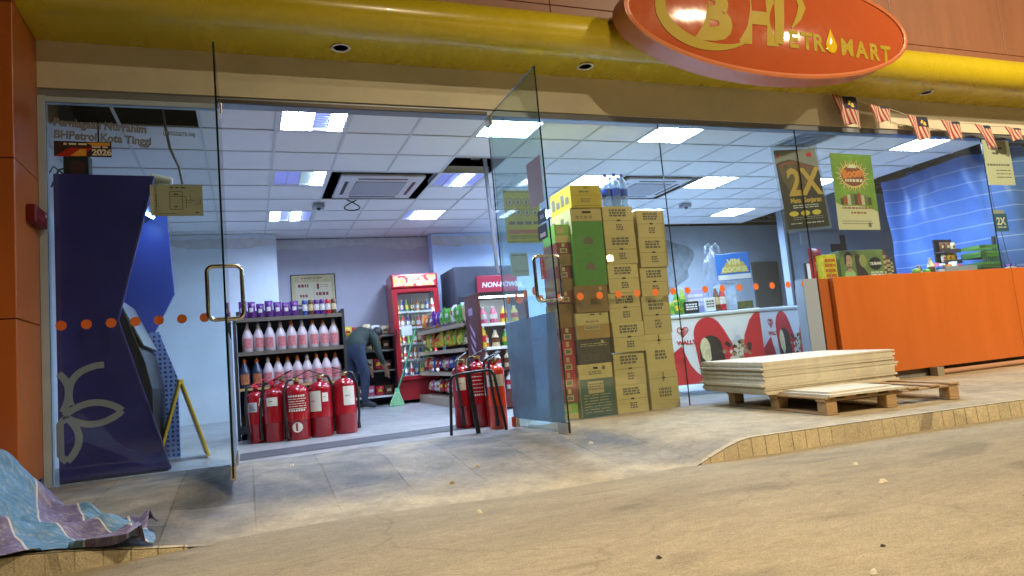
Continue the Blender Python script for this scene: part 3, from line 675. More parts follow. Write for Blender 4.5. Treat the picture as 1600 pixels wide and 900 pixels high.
g.build('icon_disc', mat('poster_pale', (.62, .66, .42), .6), t); g2.build('icon_print', M_print, t)
g = MB(); g.quad((.02, -.002, .085), (.32, -.002, .085), (.32, -.002, .118), (.02, -.002, .118)); g.build('red_band', mat('poster_salmon', (.6, .22, .16), .6), t)
t, W, H = sheet('notice_card', 'pale green card stuck on glass below lime safety poster', 'paper notice', 2.178, 2.345, 1.292, 1.50, .012, mat('card_green', (0.42, 0.55, 0.52), 0.6))
g = MB(); words(g, .02, .15, .03, .05, -.0012, 2, 0, .4); words(g, .02, .15, .165, .19, -.0012, 1, 0, .4); g.build('small_print', M_print, t)
def on_door(name, label, cat, y0, y1, z0, z1, m, side=-1):
    t = thing(name, label, cat, (2.072 + side * .0095, y0, z0)); g = MB(); g.bx(-.001, .001, 0, y1 - y0, 0, z1 - z0); g.build('paper', m, t); return t
on_door('paper_notice', 'blank pinkish grey sheet taped high on the open right door', 'paper notice', -1.065, -.80, 1.69, 2.04, mat('pink_paper', (0.42, 0.36, 0.39), 0.8))
t = on_door('sticker', 'small black square sticker on right door edge, the upper one of two', 'sticker', -1.07, -.925, 1.545, 1.64, M_black)
g = MB(); g.bx(-.0022, -.0015, .03, .10, .03, .06); g.build('emblem', mat('sticker_grey', (.3, .32, .4), .5), t)
t = on_door('sticker', 'black and white sticker on right door edge, the lower one of two', 'sticker', -1.07, -.905, 1.425, 1.53, M_black)
g = MB(); g.bx(-.0022, -.0015, .03, .13, .015, .045); g.build('white_panel', M_st, t)
t = on_door('sticker', 'tall red sticker with white letters inside the right door pull handle', 'sticker', -.96, -.885, 1.14, 1.30, mat('pull_red', (0.52, 0.045, 0.02), 0.5))
for i, ch in enumerate('TARIK'): text(ch, .032, M_st, t, (-.0018, .05, .128 - i * .03), (R(90), 0, R(-90)), bold=.001)
# posters in the right-hand windows
M_pblack = mat('poster_black', (0.016, 0.014, 0.013), 0.45); M_gold = mat('poster_gold', (0.42, 0.27, 0.05), 0.5); M_pgrey = mat('poster_head', (0.20, 0.20, 0.21), 0.6)
t = thing('poster', 'black and gold poster reading 2X in an acrylic holder, tilted', 'poster', (5.285, .015, 1.655)); t.rotation_euler = (0, R(-3.5), 0)
g = MB(); g.bx(-.03, .60, .003, .007, -.03, .90); g.build('acrylic_holder', glassy('acrylic', (.9, .93, .95), refl=1.0, film=.10, film_col=(.5, .55, .6)), t)
g = MB(); g.bx(0, .57, 0, .002, 0, .85); g.build('paper', M_pgrey, t)
g = MB(); g.prism([(0.0, 0.0), (.57, 0.0), (.57, .60), (.50, .66), (.36, .70), (.20, .745), (.05, .72), (0, .70)], -.0016, -.0006); g.build('dark_panel', M_pblack, t)
g = MB(); g.prism([(.03, .66), (.2, .70), (.36, .66), (.52, .61), (.52, .55), (.46, .52), (.40, .40), (.14, .38), (.06, .50)], -.0026, -.0018); g.build('brown_glow', mat('poster_brown', (.085, .055, .03), .5, var=.6, vscale=14), t)
g = MB(); g.prism([(.02, .69), (.2, .735), (.34, .70), (.54, .635), (.54, .60), (.34, .665), (.2, .70), (.02, .655)], -.0036, -.0028); g.build('red_banner', mat('poster_maroon', (.16, .04, .02), .5, var=.3, vscale=20), t)
text('2X', .40, M_gold, t, (.10, -.004, .36), bold=.012, shear=.05, sx=.92)
text('Mata Ganjaran', .072, M_gold, t, (.10, -.004, .275), bold=.003)
g = MB(); words(g, .12, .47, .205, .25, -.004, 2, 0, .45, mx=.08); words(g, .05, .2, .03, .06, -.004, 1, 0, .3); words(g, .25, .5, .03, .06, -.004, 1, 0, .35); words(g, .1, .5, .08, .12, -.004, 2, 0, .2, mx=.04); g.build('small_print', mat('poster_silver', (.42, .42, .42), .6), t)
for i in range(3):
    g = MB(); xc = .115 + i * .155; g.add([(xc + .062 * math.cos(a * .35), -.004, .16 + .028 * math.sin(a * .35)) for a in range(18)], [tuple(range(18))]); g.build('yellow_badge', mat('badge_yellow', (.5, .42, .05), .5), t)
g = MB(); words(g, .03, .16, .775, .80, -.001, 1, 0, .5); g.build('small_print', M_print, t)
g = MB(); g.bx(.025, .055, -.0012, -.0004, .765, .81); g.bx(.43, .50, -.0012, -.0004, .765, .81); g.build('small_emblem', M_red, t)
M_pgreen = mat('poster_green', (0.16, 0.30, 0.03), 0.5, var=0.35, vscale=2.4)
t = thing('poster', 'bright green poster with a red and yellow burst in the right window', 'poster', (5.98, .015, 1.645)); t.rotation_euler = (0, R(1.0), 0)
g = MB(); g.bx(0, .595, 0, .002, 0, .85); g.build('paper', mat('poster_cream', (.56, .52, .36), .7), t)
g = MB(); g.prism([(0, .30), (.1, .26), (.3, .27), (.48, .25), (.595, .20), (.595, .85), (0, .85)], -.0016, -.0006); g.build('green_panel', M_pgreen, t)
g = MB(); pts = []
for i in range(36):
    a = i * math.pi / 18; rr = (.25 if i % 2 else .165); pts.append((.29 + rr * 1.0 * math.cos(a), .60 + rr * .78 * math.sin(a)))
g.prism(pts, -.0026, -.0018); g.build('burst', mat('burst_yellow', (.62, .50, .20), .5), t)
g = MB()
for i in range(18):
    a = i * math.pi / 9 + .17; g.prism([(.29 + .17 * math.cos(a - .06), .60 + .135 * math.sin(a - .06)), (.29 + .235 * math.cos(a), .60 + .19 * math.sin(a)), (.29 + .17 * math.cos(a + .06), .60 + .135 * math.sin(a + .06))], -.0035, -.0028)
g.prism([(.29 + .165 * math.cos(i * .3), .60 + .115 * math.sin(i * .3)) for i in range(21)], -.0036, -.0029); g.build('burst_spikes', mat('burst_maroon', (.22, .05, .02), .5), t)
text('Boom', .125, mat('burst_orange', (.7, .20, .03), .5), t, (.145, -.0045, .575), bold=.008, rot=(R(90), R(-6), 0))
g = MB(); words(g, .17, .42, .52, .565, -.0046, 1, 0, .7, mx=.05); g.prism([(.22, .69), (.36, .69), (.34, .715), (.30, .73), (.25, .715)], -.0046, -.0038); g.build('pale_letters', M_st, t)
for i in range(9):
    g = MB(); x_ = .07 + i * .05; h_ = .06 + .05 * math.sin(i / 8 * math.pi) + rnd.uniform(0, .02); g.bx(x_, x_ + .045, -.0036, -.0026, .275, .275 + h_ + .01)
    g.build('pictured_pack', mat('pack_print_%d' % (i % 4), [(.08, .05, .03), (.36, .05, .03), (.5, .45, .36), (.12, .16, .06)][i % 4], .5), t)
g = MB(); words(g, .08, .52, .225, .25, -.0028, 1, 0, .7, mx=.05); words(g, .2, .42, .17, .20, -.0012, 1, 0, .7, mx=.05); words(g, .06, .5, .045, .10, -.0012, 2, 1, .3, mx=.03); g.bx(.43, .47, -.0014, -.0004, .03, .08, 1); g.build('small_print', [mat('print_brown', (.3, .10, .05), .6), M_print], t)
t, W, H = sheet('paper_notice', 'cream notice sheet with small dark print at the far right window', 'paper notice', 8.44, 8.92, 2.155, 2.72, .012, M_paper)
g = MB(); words(g, .03, .43, .235, .265, -.0012, 1, 0, .8, mx=.05); words(g, .17, .43, .06, .19, -.0012, 3, 0, .25, mx=.14); g.bx(.14, .22, -.0014, -.0004, .44, .47); g.bx(.25, .33, -.0014, -.0004, .45, .475); g.bx(.15, .26, -.0014, -.0004, .385, .41); g.build('print', M_print, t)
t, W, H = sheet('hanging_sign', 'small blue sign reading 2X hanging on a cord at right window', 'hanging sign', 8.42, 8.66, 1.58, 1.80, .012, mat('sign_teal', (.02, .10, .17), .5))
text('2X', .125, M_st, t, (.045, -.002, .085), bold=.004)
g = MB(); words(g, .05, .2, .03, .06, -.0016, 1, 0, .4); g.build('small_print', M_st, t)
g = MB(); g.bx(0, .2, -.0016, -.0006, .2205, .265); g.build('header_strip', mat('sign_strip', (.35, .33, .3), .6), t)
g = MB(); g.tube([(.05, .004, .265), (.02, .004, .9)], .004, 5); g.tube([(.1, .004, 0), (.16, .004, -.45)], .004, 5); g.build('cord', mat('cord_grey', (.05, .05, .06), .6), t)
g = MB(); g.tube([(.26, .2, 2.9), (.255, .22, 2.4), (.21, .24, 2.1)], .01, 6)

# ------------------------------------------------------------ blue self-service kiosk behind the left window
M_kb = mat('kiosk_navy', (0.024, 0.024, 0.26), 0.35, coat=0.2, var=0.15, vscale=3)
M_kd = mat('kiosk_dark', (0.018, 0.02, 0.026), 0.35)
M_kl = mat('kiosk_lavender_edge', (0.10, 0.09, 0.26), 0.4)
ks = thing('self_service_kiosk', 'tall dark blue self-service kiosk with a flower emblem behind left window', 'kiosk')
PR = [(-1.245, .01), (-.549, .01), (-.858, 1.113), (-.592, 2.19), (-1.245, 2.20)]
g = MB(); g.prism(PR, .12, .17); g.build('side_panel', M_kb, ks, .004)
g = MB(); g.strip([(-.553, .02), (-.861, 1.113), (-.596, 2.185)], .010, .1165); g.build('edge_trim', M_kl, ks)
m = mat('kiosk_dotted', (0.16, 0.24, 0.50), 0.5)
n = m.node_tree.nodes; L = m.node_tree.links; tc = n.new('ShaderNodeTexCoord'); vo = n.new('ShaderNodeTexVoronoi'); vo.inputs['Scale'].default_value = 26; vo.inputs['Randomness'].default_value = .15
cr = n.new('ShaderNodeValToRGB'); cr.color_ramp.interpolation = 'CONSTANT'; cr.color_ramp.elements[0].color = (.03, .04, .16, 1); cr.color_ramp.elements[1].position = .30; cr.color_ramp.elements[1].color = (0.17, 0.26, 0.55, 1)
L.new(tc.outputs['Object'], vo.inputs['Vector']); L.new(vo.outputs['Distance'], cr.inputs[0]); L.new(cr.outputs[0], n['Principled BSDF'].inputs['Base Color'])
g = MB(); g.prism([(-1.245, .02), (-.56, .02), (-.56, .68), (-.69, 1.08), (-1.245, 1.08)], 1.0, 1.05); g.build('dotted_side', m, ks, .004)
g = MB(); g.prism([(-1.245, 1.084), (-.72, 1.084), (-.56, 1.40), (-.60, 2.19), (-1.245, 2.2)], 1.0, 1.05); g.build('upper_side', mat('kiosk_blue', (0.04, 0.07, 0.36), 0.45), ks, .004)
g = MB(); g.prism([(-1.24, .03), (-.66, .03), (-.66, .60), (-.70, .80), (-.83, 1.20), (-.97, 1.30), (-.97, 1.62), (-.80, 2.0), (-.64, 2.12), (-1.24, 2.18)], .172, .998); g.build('fascia', M_kd, ks, .006)
g = MB(); g.obx((-.79, .58, 1.10), (.16, 0, -.36), (0, .8, 0), (.01, 0, .005)); g.build('console_trim', M_alu, ks)
g = MB(); g.obx((-.955, .58, 1.46), (.012, 0, .0), (0, .5, 0), (0, 0, .3)); g.build('screen', mat('kiosk_screen', (.01, .012, .02), .1), ks)
g = MB(); g.cyl((-.70, .75, 2.045), (-.71, .75, 2.03), .045, n=14); g.build('spot_lamp', emis('kiosk_spot', (.25, .50, 1.0), 60), ks)
# emblem: petals drawn as ribbons
M_emb = mat('emblem_grey', (0.36, 0.38, 0.46), 0.5)
g = MB()
def petal(cx, cz, ang, ln_, hw, w_=.062, part=(0, 1)):
    for s in (1, -1):
        if s not in part and part != (0, 1): continue
        P = []
        for i in range(15):
            t_ = i / 14; u = t_ * ln_; v = s * hw * math.sin(math.pi * t_) ** .8
            P.append((cx + u * math.cos(ang) - v * math.sin(ang), cz + u * math.sin(ang) + v * math.cos(ang)))
        g.strip([p for p in P if p[0] > -1.243], w_, .1165 - .0004 * (s + 1))
petal(-1.205, .462, R(0), .355, .075, .046); petal(-1.195, .45, R(-90), .30, .075, .046); petal(-1.165, .53, R(52), .34, .10, .046, part=(1,)); petal(-1.215, .49, R(112), .36, .10, .046)
g.build('flower_emblem', M_emb, ks)
g = MB(); g.bx(-1.24, -.57, .10, 1.06, zin(.1) - .002, .009); g.build('base', M_black, ks)
t = thing('loudspeaker', 'small black loudspeaker with red cone on top of blue kiosk', 'loudspeaker', (-1.16, .5, 2.20))
g = MB(); g.bx(-.085, .085, -.07, .07, 0, .25); g.build('cabinet', M_black, t, .005)
g = MB(); g.cyl((.01, -.0715, .14), (.01, -.068, .14), .055, n=18); g.build('cone', mat('cone_red', (.10, .015, .015), .6), t)
g = MB(); g.tube([(-.09, 0, .1), (-.16, -.02, .16), (-.2, -.03, .08), (-.22, -.02, .002)], .006, 6); g.tube([(-.09, .02, .16), (-.13, 0, .14), (-.18, 0, .002)], .006, 6); g.build('cable', M_black, t)
t = thing('spot_camera', 'cream security camera on front edge of blue kiosk top', 'camera', (-.60, .5, 2.19))
g = MB(); g.bx(-.03, .03, -.03, .03, 0, .02); g.cyl((0, 0, .02), (0, 0, .05), .012); g.build('mount', M_paper, t)
g = MB(); g.cyl((-.06, 0, .09), (.09, 0, .065), .038, .034, 14); g.build('housing', M_paper, t)
g = MB(); g.cyl((.09, 0, .065), (.10, 0, .063), .03, .03, 14); g.build('lens', M_white, t)
g = MB(); g.tube([(-.55, .35, 2.95), (-.53, .36, 2.70), (-.50, .40, 2.5), (-.44, .42, 2.35), (-.42, .44, 2.215)], .011, 7)
tag(g.build('cable', mat('olive_cable', (.14, .13, .10), .6)), 'grey green cable hanging from the ceiling gap down to the kiosk', 'cable')
g = MB(); g.tube([(-1.0, .4, 3.0), (-1.0, .4, 2.5), (-1.0, .41, 2.46)], .007, 6)
tag(g.build('cable', M_black), 'short thin black wire hanging from the ceiling gap above the loudspeaker', 'cable')
g = MB(); g.tube([(2.47, 1.25, 2.95), (2.475, 1.26, 2.6), (2.525, 1.34, 1.9), (2.56, 1.4, 1.52)], .022, 10)
tag(g.build('conduit_pipe', mat('grey_conduit', (.22, .22, .26), .5, metal=.2)), 'loose grey conduit pipe hanging from the black ceiling gap', 'pipe')
# yellow folding warning board
t = thing('floor_sign', 'yellow folding wet floor stand seen edge-on beside blue kiosk', 'floor sign', (-.52, .72, zin(.72)), R(8))
M_yp = mat('sign_yellow', (0.66, 0.44, 0.03), 0.45)
for s in (-1, 1):
    g = MB(); g.obx((s * .095, 0, .315), (.022, 0, 0), (0, .27, 0), (-s * .175, 0, .60)); g.build('board', M_yp, t, .006)
g = MB(); g.bx(-.02, .02, -.11, .11, .61, .645); g.build('hinge', M_yp, t, .008)

# ------------------------------------------------------------ fire extinguishers
M_ext = mat('extinguisher_red', (0.29, 0.006, 0.013), 0.2, coat=0.4, var=0.08, vscale=4)
M_ext2 = mat('extinguisher_orange_red', (0.62, 0.045, 0.012), 0.25, coat=0.4)
M_lab = mat('label_paper', (0.62, 0.60, 0.52), 0.7); M_lab2 = mat('label_blue_white', (0.52, 0.55, 0.66), 0.7)
M_brass = mat('brass_valve', (0.5, 0.4, 0.2), 0.3, metal=1.0); M_pinkv = mat('valve_red', (0.5, 0.03, 0.05), 0.35)
M_rub = mat('black_rubber', (0.010, 0.010, 0.011), 0.5)
def arc_patch(r, a0, a1, z0, z1, n=8): 
    g = MB(); g.grid(lambda u, v: (r * math.cos(a0 + (a1 - a0) * u), r * math.sin(a0 + (a1 - a0) * u), z0 + (z1 - z0) * v), n, 1); return g
def extinguisher(x, y, r, h, face, label, marks, rz=0.0, m=None, group='red fire extinguishers', valve=M_brass, hose=True):
    t = thing('fire_extinguisher', label, 'fire extinguisher', (x, y, zin(max(0, y))), rz, group)
    g = MB(); s = r * .75
    prof = [(r * .90, 0), (r * .96, .006), (r * .96, .012), (r, .02), (r, h * .34), (r * 1.012, h * .345), (r * 1.012, h * .353), (r, h * .358), (r, h - s)]
    for i in range(1, 9): a = i / 8 * R(84); prof.append((r * math.cos(a), h - s + s * math.sin(a)))
    prof += [(.024, h + .004), (.024, h + .02)]
    g.lathe(prof, n=28); g.build('cylinder', m or M_ext, t)
    g = MB(); g.lathe([(r * 1.014, h * .346), (r * 1.014, h * .352)], n=28); g.build('strap', M_rub, t)
    g = MB(); g.cyl((0, 0, h + .018), (0, 0, h + .055), .02, .016, 10); g.cyl((0, 0, h + .04), (-.045, 0, h + .045), .012, .012, 8); g.cyl((0, -.016, h + .035), (0, -.04, h + .037), .016, .016, 10); g.build('valve', valve, t)
    g = MB(); g.obx((.035, 0, h + .082), (.14, 0, .055), (0, .022, 0), (-.003, 0, .008)); g.obx((.035, 0, h + .05), (.11, 0, -.012), (0, .02, 0), (0, 0, .008)); g.build('lever', M_rub if valve is M_brass else valve, t, .002)
    if hose:
        g = MB(); P = [(-.04, 0, h + .045), (-.08, .0, h + .04), (-r - .012, -.01, h - .06), (-r - .022, -.03, h * .6), (-r - .018, -.05, h * .3), (-r - .012, -.05, h * .17)]
        Q = []
        for i in range(len(P) - 1):
            for k in range(4): Q.append(Vector(P[i]).lerp(Vector(P[i + 1]), k / 4))
        Q.append(Vector(P[-1])); g.tube(Q, .0125, 8); g.cyl(P[-1], (P[-1][0], P[-1][1], P[-1][2] - .06), .014, .02, 8); g.build('hose', M_rub, t)
    for kind, a0, a1, z0, z1 in marks:
        f = R(face) - rz
        if kind == 'label' or kind == 'label2':
            g = arc_patch(r + .0022, f + R(a0), f + R(a1), z0 * h, z1 * h)
            rows = 6
            for q in range(rows):
                zz = z0 * h + (z1 - z0) * h * (.12 + .76 * q / rows)
                if kind == 'label' and q != 3: continue
                aa = f + R(a0 + (a1 - a0) * .15); bb = f + R(a0 + (a1 - a0) * rnd.uniform(.5, .85))
                g.grid(lambda u, v: ((r + .0032) * math.cos(aa + (bb - aa) * u), (r + .0032) * math.sin(aa + (bb - aa) * u), zz + .006 * v), 5, 1, 1)
            g.build('label', [M_lab if kind == 'label' else M_lab2, M_print], t)
        elif kind == 'print':
            g = MB(); rows = 7
            for q in range(rows):
                zz = z0 * h + (z1 - z0) * h * (1 - q / rows) - .016; aa = a0 + 2
                while aa < a1 - 6:
                    bb = aa + rnd.uniform(8, 34) if q not in (0, rows - 1) else aa + 9
                    A1, B1 = f + R(aa), f + R(min(bb, a1)); hh = .006 if q not in (0, rows - 1) else .016
                    g.grid(lambda u, v: ((r + .0025) * math.cos(A1 + (B1 - A1) * u), (r + .0025) * math.sin(A1 + (B1 - A1) * u), zz + hh * v), 5, 1); aa = bb + 3
            g.build('printed_text', M_lab, t)
        elif kind == 'round':
            zc = (z0 + z1) / 2 * h; rr = (z1 - z0) / 2 * h; ac = f + R((a0 + a1) / 2)
            g = MB(); vs = [((r + .003) * math.cos(ac + rr * math.cos(k * .35) / r), (r + .003) * math.sin(ac + rr * math.cos(k * .35) / r), zc + rr * math.sin(k * .35)) for k in range(18)]; g.add(vs, [tuple(range(18))]); g.build('round_label', M_lab, t)
    return t
E_ = extinguisher
E_(.055, 1.42, .082, .475, -95, 'slim red fire extinguisher at the left end of the row, pale tag beside its label', [('label2', -50, 10, .60, .78), ('label2', 25, 70, .50, .86)], rz=R(20), valve=M_pinkv)
E_(.206, 1.33, .088, .495, -95, 'slim red fire extinguisher second from left, small cream label near its top', [('label', -38, 28, .66, .82)], rz=R(-20), valve=M_pinkv)
E_(.30, 1.50, .085, .53, -95, 'red fire extinguisher standing behind the second and third of the row', [], rz=R(-30))
E_(.415, 1.27, .108, .51, -98, 'fat red fire extinguisher with printed text and round white label low down', [('print', -42, 48, .50, .80), ('round', -10, 10, .14, .32)], rz=R(15))
E_(.628, 1.30, .106, .52, -98, 'fat red fire extinguisher with a large and a small white label side by side', [('label', -60, 5, .46, .82), ('label', 12, 42, .62, .78)], rz=R(185))
E_(.858, 1.34, .106, .53, -95, 'fat red fire extinguisher at the right end of row, large crumpled white label', [('label', -8, 55, .50, .84)], rz=R(170))
E_(1.80, .52, .088, .56, -110, 'dark red fire extinguisher behind the black hoop rack, cream label', [('label', -35, 25, .60, .80)], rz=R(40))
E_(1.93, .44, .085, .58, -110, 'dark red fire extinguisher with small white print behind the black hoop rack', [('print', -40, 30, .45, .85)], rz=R(10))
E_(2.03, .34, .08, .55, -120, 'red fire extinguisher with narrow white label, next to orange red one', [('label2', -55, -15, .5, .85)], rz=R(20))
E_(1.985, .13, .078, .545, -115, 'bright orange red fire extinguisher with wide cream label at the right door', [('label', -60, 60, .66, .84)], rz=R(35), m=M_ext2)
# black hoop rack by the threshold
t = thing('hoop_rack', 'black bent tube hoop rack standing by the threshold', 'rack', (0, 0, 0))
M_rk = mat('black_tube', (0.006, 0.006, 0.007), 0.35)
g = MB(); g.tube([(1.535, .05, .003), (1.54, -.02, .40), (1.546, -.02, .455), (1.57, -.02, .485), (1.62, -.02, .496), (1.87, -.02, .508), (1.905, -.02, .498), (1.922, -.03, .46), (1.965, -.10, .004)], .0125, 8); g.build('frame', M_rk, t)
g = MB(); g.tube([(1.70, -.02, .497), (1.715, -.03, .25), (1.742, -.035, .002)], .02, 8); g.build('centre_post', M_rk, t)

# ------------------------------------------------------------ products: prototypes
def jug(m_body, m_cap, m_lab, lab, group):
    t = thing('bottle', lab, 'bottle', (0, 0, 0), 0, group)
    g = MB(); g.lathe([(.050, 0), (.054, .006), (.054, .150), (.050, .165), (.040, .185), (.036, .2), (.022, .232), (.016, .246)], n=14); g.build('body', m_body, t)
    g = MB(); g.lathe([(.018, .245), (.018, .268), (.008, .285), (.007, .292)], n=10); g.build('cap', m_cap, t)
    g = arc_patch(.0556, R(-135), R(-45), .035, .135, 6); g.build('label', m_lab, t)
    return t
M_jug = mat('milky_bottle', (0.52, 0.46, 0.53), 0.35); M_capw = mat('white_cap', (0.6, 0.6, 0.64), 0.4); M_capo = mat('orange_cap', (0.55, 0.13, 0.02), 0.4)
M_labr = mat('pink_red_label', (0.50, 0.17, 0.20), 0.5, var=0.7, vscale=90); 
def pillow(w_, h_, d_):
    g = MB()
    def fn(s):
        def f(u, v):
            e = (math.sin(math.pi * u) * math.sin(math.pi * v)) ** .45; zig = .0
            return ((u - .5) * w_ * (1 - .07 * math.sin(math.pi * v)), s * d_ / 2 * e * (1 + .12 * math.sin(u * 17) * math.sin(v * 11)), v * h_)
        return f
    g.grid(fn(-1), 8, 8, lambda u, v: 1 if (.25 < v < .62 and .2 < u < .75) else 0); g.grid(fn(1), 8, 8); return g
PACKC = {'green': (.07, .30, .04), 'purple': (.10, .02, .22), 'yellow': (.62, .45, .03), 'red': (.45, .02, .03), 'orange': (.55, .16, .02), 'white': (.60, .60, .62), 'blue': (.03, .07, .32), 'pink': (.5, .12, .22), 'lime': (.28, .42, .05), 'brown': (.12, .05, .025), 'cream': (.55, .45, .28)}
PROTO = {}
def pack(c, x, y, z, rz, label, group, size=(.16, .2, .07), lean=0.0):
    k = (c, size)
    acc = {'green': 'white', 'purple': 'white', 'yellow': 'red', 'red': 'yellow', 'orange': 'cream', 'white': 'red', 'blue': 'white', 'pink': 'white', 'lime': 'yellow', 'brown': 'cream', 'cream': 'brown'}[c]
    if k not in PROTO:
        o = PROTO[k] = pillow(*size).build('snack_pack', [mat('pack_' + c, PACKC[c], .28, var=.35, vscale=22), mat('packp_' + acc, PACKC[acc], .35, var=.5, vscale=40)])
    else: o = PROTO[k].copy(); col.objects.link(o)
    o.location = (x, y, z); o.rotation_euler = (lean, 0, rz); q = rnd.uniform(.88, 1.0); o.scale = (q, rnd.uniform(.9, 1.2), rnd.uniform(.84, 1.08))
    return tag(o, label, 'snack pack', group)
def can(c, x, y, z, label, group, r=.033, h=.12, bottle=False, cat='drink can'):
    k = (c, r, h, bottle)
    if k not in PROTO:
        g = MB()
        if bottle: g.lathe([(r, 0), (r, h * .25)], n=10); g.lathe([(r, h * .25), (r, h * .55)], n=10, mi=1); g.lathe([(r, h * .55), (r * .9, h * .62), (r * .4, h * .86), (r * .4, h * .92)], n=10); g.lathe([(r * .45, h * .92), (r * .45, h)], n=10, mi=2)
        else: g.lathe([(r * .85, 0), (r, h * .05), (r, h * .3)], n=10); g.lathe([(r, h * .3), (r, h * .7)], n=10, mi=1); g.lathe([(r, h * .7), (r, h * .93), (r * .8, h)], n=10)
        acc = {'white': 'red', 'red': 'white', 'brown': 'cream', 'orange': 'white', 'green': 'yellow', 'blue': 'white', 'purple': 'white', 'yellow': 'red', 'cream': 'brown', 'pink': 'white', 'lime': 'green'}[c]
        o = PROTO[k] = g.build('bottle' if bottle else 'drink_can', [mat('pack_' + c, PACKC[c], .28, var=.35, vscale=22), mat('packp_' + acc, PACKC[acc], .35, var=.5, vscale=40), M_capw])
    else: o = PROTO[k].copy(); col.objects.link(o)
    o.location = (x, y, z); return tag(o, label, cat, group)

# ------------------------------------------------------------ left product shelf
M_shelf = mat('shelf_metal', (0.30, 0.29, 0.28), 0.3, metal=0.7, var=0.06); M_shelfd = mat('shelf_dark', (0.03, 0.03, 0.035), 0.5); M_ply = mat('shelf_kraft', (0.42, 0.29, 0.13), 0.7)
SH = thing('product_shelf', 'dark metal shelf unit of bottles behind the fire extinguishers', 'shelf', (-.12, 1.75, zin(1.75)))
sz0 = zin(1.75)
for z, m in ((1.195, M_shelf), (.862, M_shelf)):
    g = MB(); g.bx(.03, 1.05, 0, .42, z - sz0, z + .024 - sz0); g.bx(.03, 1.05, -.012, -.001, z - .012 - sz0, z + .026 - sz0); g.build('shelf_board', m, SH)
g = MB(); g.bx(.03, 1.05, 0, .44, .475, .50); g.build('shelf_board', M_ply, SH); g = MB(); g.bx(.03, 1.05, 0, .46, .06, .13); g.build('base_shelf', M_shelfd, SH)
g = MB(); g.bx(.03, 1.05, .44, .47, 0, 1.30); g.build('back_panel', M_shelfd, SH)
for x in (.0, 1.052): g = MB(); g.bx(x, x + .026, .0, .47, 0, 1.23 if x else 1.20); g.build('side_post', M_shelfd, SH)
J = [jug(M_jug, c, M_labr, 'x', 'oil bottles on the dark metal shelf') for c in (M_capw, M_capo)]
first = [True, True]
for row, z, xs_, pat in (('middle', .888, 9, '000010110'), ('lower', .5365, 8, '01110111')):
    for i in range(xs_):
        x = (.01 + i * .105) if row == 'middle' else (.19 + i * .094); k = int(pat[i]); y = 1.82 + rnd.uniform(-.01, .015)
        lab = 'milky bottle with %s cap and pink label, %s from left on the %s shelf' % ('orange' if k else 'white', ORD[i], row)
        zz = z if row == 'middle' else z
        if first[k]: J[k].location = (x, y, zz); J[k]['label'] = lab; first[k] = False
        else: dup(J[k], (x, y, zz), rnd.uniform(-.2, .2), lab)
for i, x in enumerate((-.03, .085)):
    t = jug(mat('dark_oil_bottle', (.02, .03, .07), .3), M_capo, mat('oil_label', (.35, .12, .05), .5, var=.8, vscale=60), 'dark blue oil bottle with orange cap, %s from left on the lower shelf' % ORD[i], 'dark oil bottles'); t.location = (x, 1.80, .5365)
for i in range(7):
    pack('purple', -.02 + i * .082, 1.83, 1.2205, rnd.uniform(-.15, .15), 'purple refill pouch on the top shelf, %s from left' % ORD[i], 'purple pouches on the metal shelf', (.085, .175, .05))
for i in range(6):
    can(('blue', 'brown', 'purple', 'purple', 'red', 'brown')[i], .575 + i * .058, 1.82, 1.2205, '%s tin on the top shelf at its right end, %s from left' % (('dark blue', 'brown', 'purple', 'purple', 'red', 'dark brown')[i], ORD[i]), 'tins on the metal shelf', .027, .16, cat='tin')

# ------------------------------------------------------------ back wall: poster, low bread shelf, person, broom
t = thing('wall_poster', 'black framed cream price poster on the lavender back wall', 'framed poster', (.665, 5.43, 1.70))
g = MB(); g.bx(0, .67, 0, .015, 0, .485); g.build('frame', M_black, t, .003)
g = MB(); g.bx(.015, .655, -.003, -.001, .015, .47); g.build('print', mat('poster_straw', (.52, .44, .24), .6, var=.25, vscale=4), t)
g = MB(); g.bx(.07, .335, -.005, -.0035, .05, .355); g.bx(.345, .60, -.005, -.0035, .05, .355); g.build('price_panel', mat('price_cream', (.58, .52, .36), .6), t)
g = MB(); words(g, .11, .29, .27, .33, -.006, 1, 0, .8, mn=.02, mx=.04); words(g, .13, .27, .12, .17, -.006, 1, 0, .8, mn=.02, mx=.04); words(g, .37, .57, .14, .2, -.006, 1, 0, .8, mn=.02, mx=.05); g.bx(.385, .42, -.0065, -.0055, .25, .335); words(g, .44, .56, .26, .32, -.006, 2, 0, .2); words(g, .15, .5, .40, .43, -.006, 1, 0, .4); g.build('price_print', mat('print_darkred', (.2, .03, .03), .6), t)
BS = thing('bread_shelf', 'low dark shelf of bread and snacks against the back wall', 'shelf', (1.20, 4.85, zin(4.85)))
for z in (.12, .50, .80, 1.02): g = MB(); g.bx(0, .86, 0, .4, z, z + .025); g.build('shelf_board', M_shelf if z > .2 else M_white, BS)
g = MB(); g.bx(0, .86, .4, .43, 0, 1.10); g.build('back_panel', M_shelfd, BS)
for x in (-.02, .862): g = MB(); g.bx(x, x + .02, 0, .43, 0, 1.06); g.build('side_panel', M_shelfd, BS)
bz = zin(4.85)
for nm, z, cs in (('top', 1.047, 'red yellow red cream white cream'), ('second', .827, 'brown cream yellow cream yellow brown'), ('third', .527, 'brown orange yellow cream red brown'), ('bottom', .147, 'brown red brown pink red brown')):
    for i, c in enumerate(cs.split()):
        pack(c, 1.27 + i * .14, 4.97, bz + z, rnd.uniform(-.2, .2), '%s pack on the %s shelf of the bread rack, %s from left' % (c, nm, ORD[i]), 'packs on the bread shelf', (.14, .17, .09))
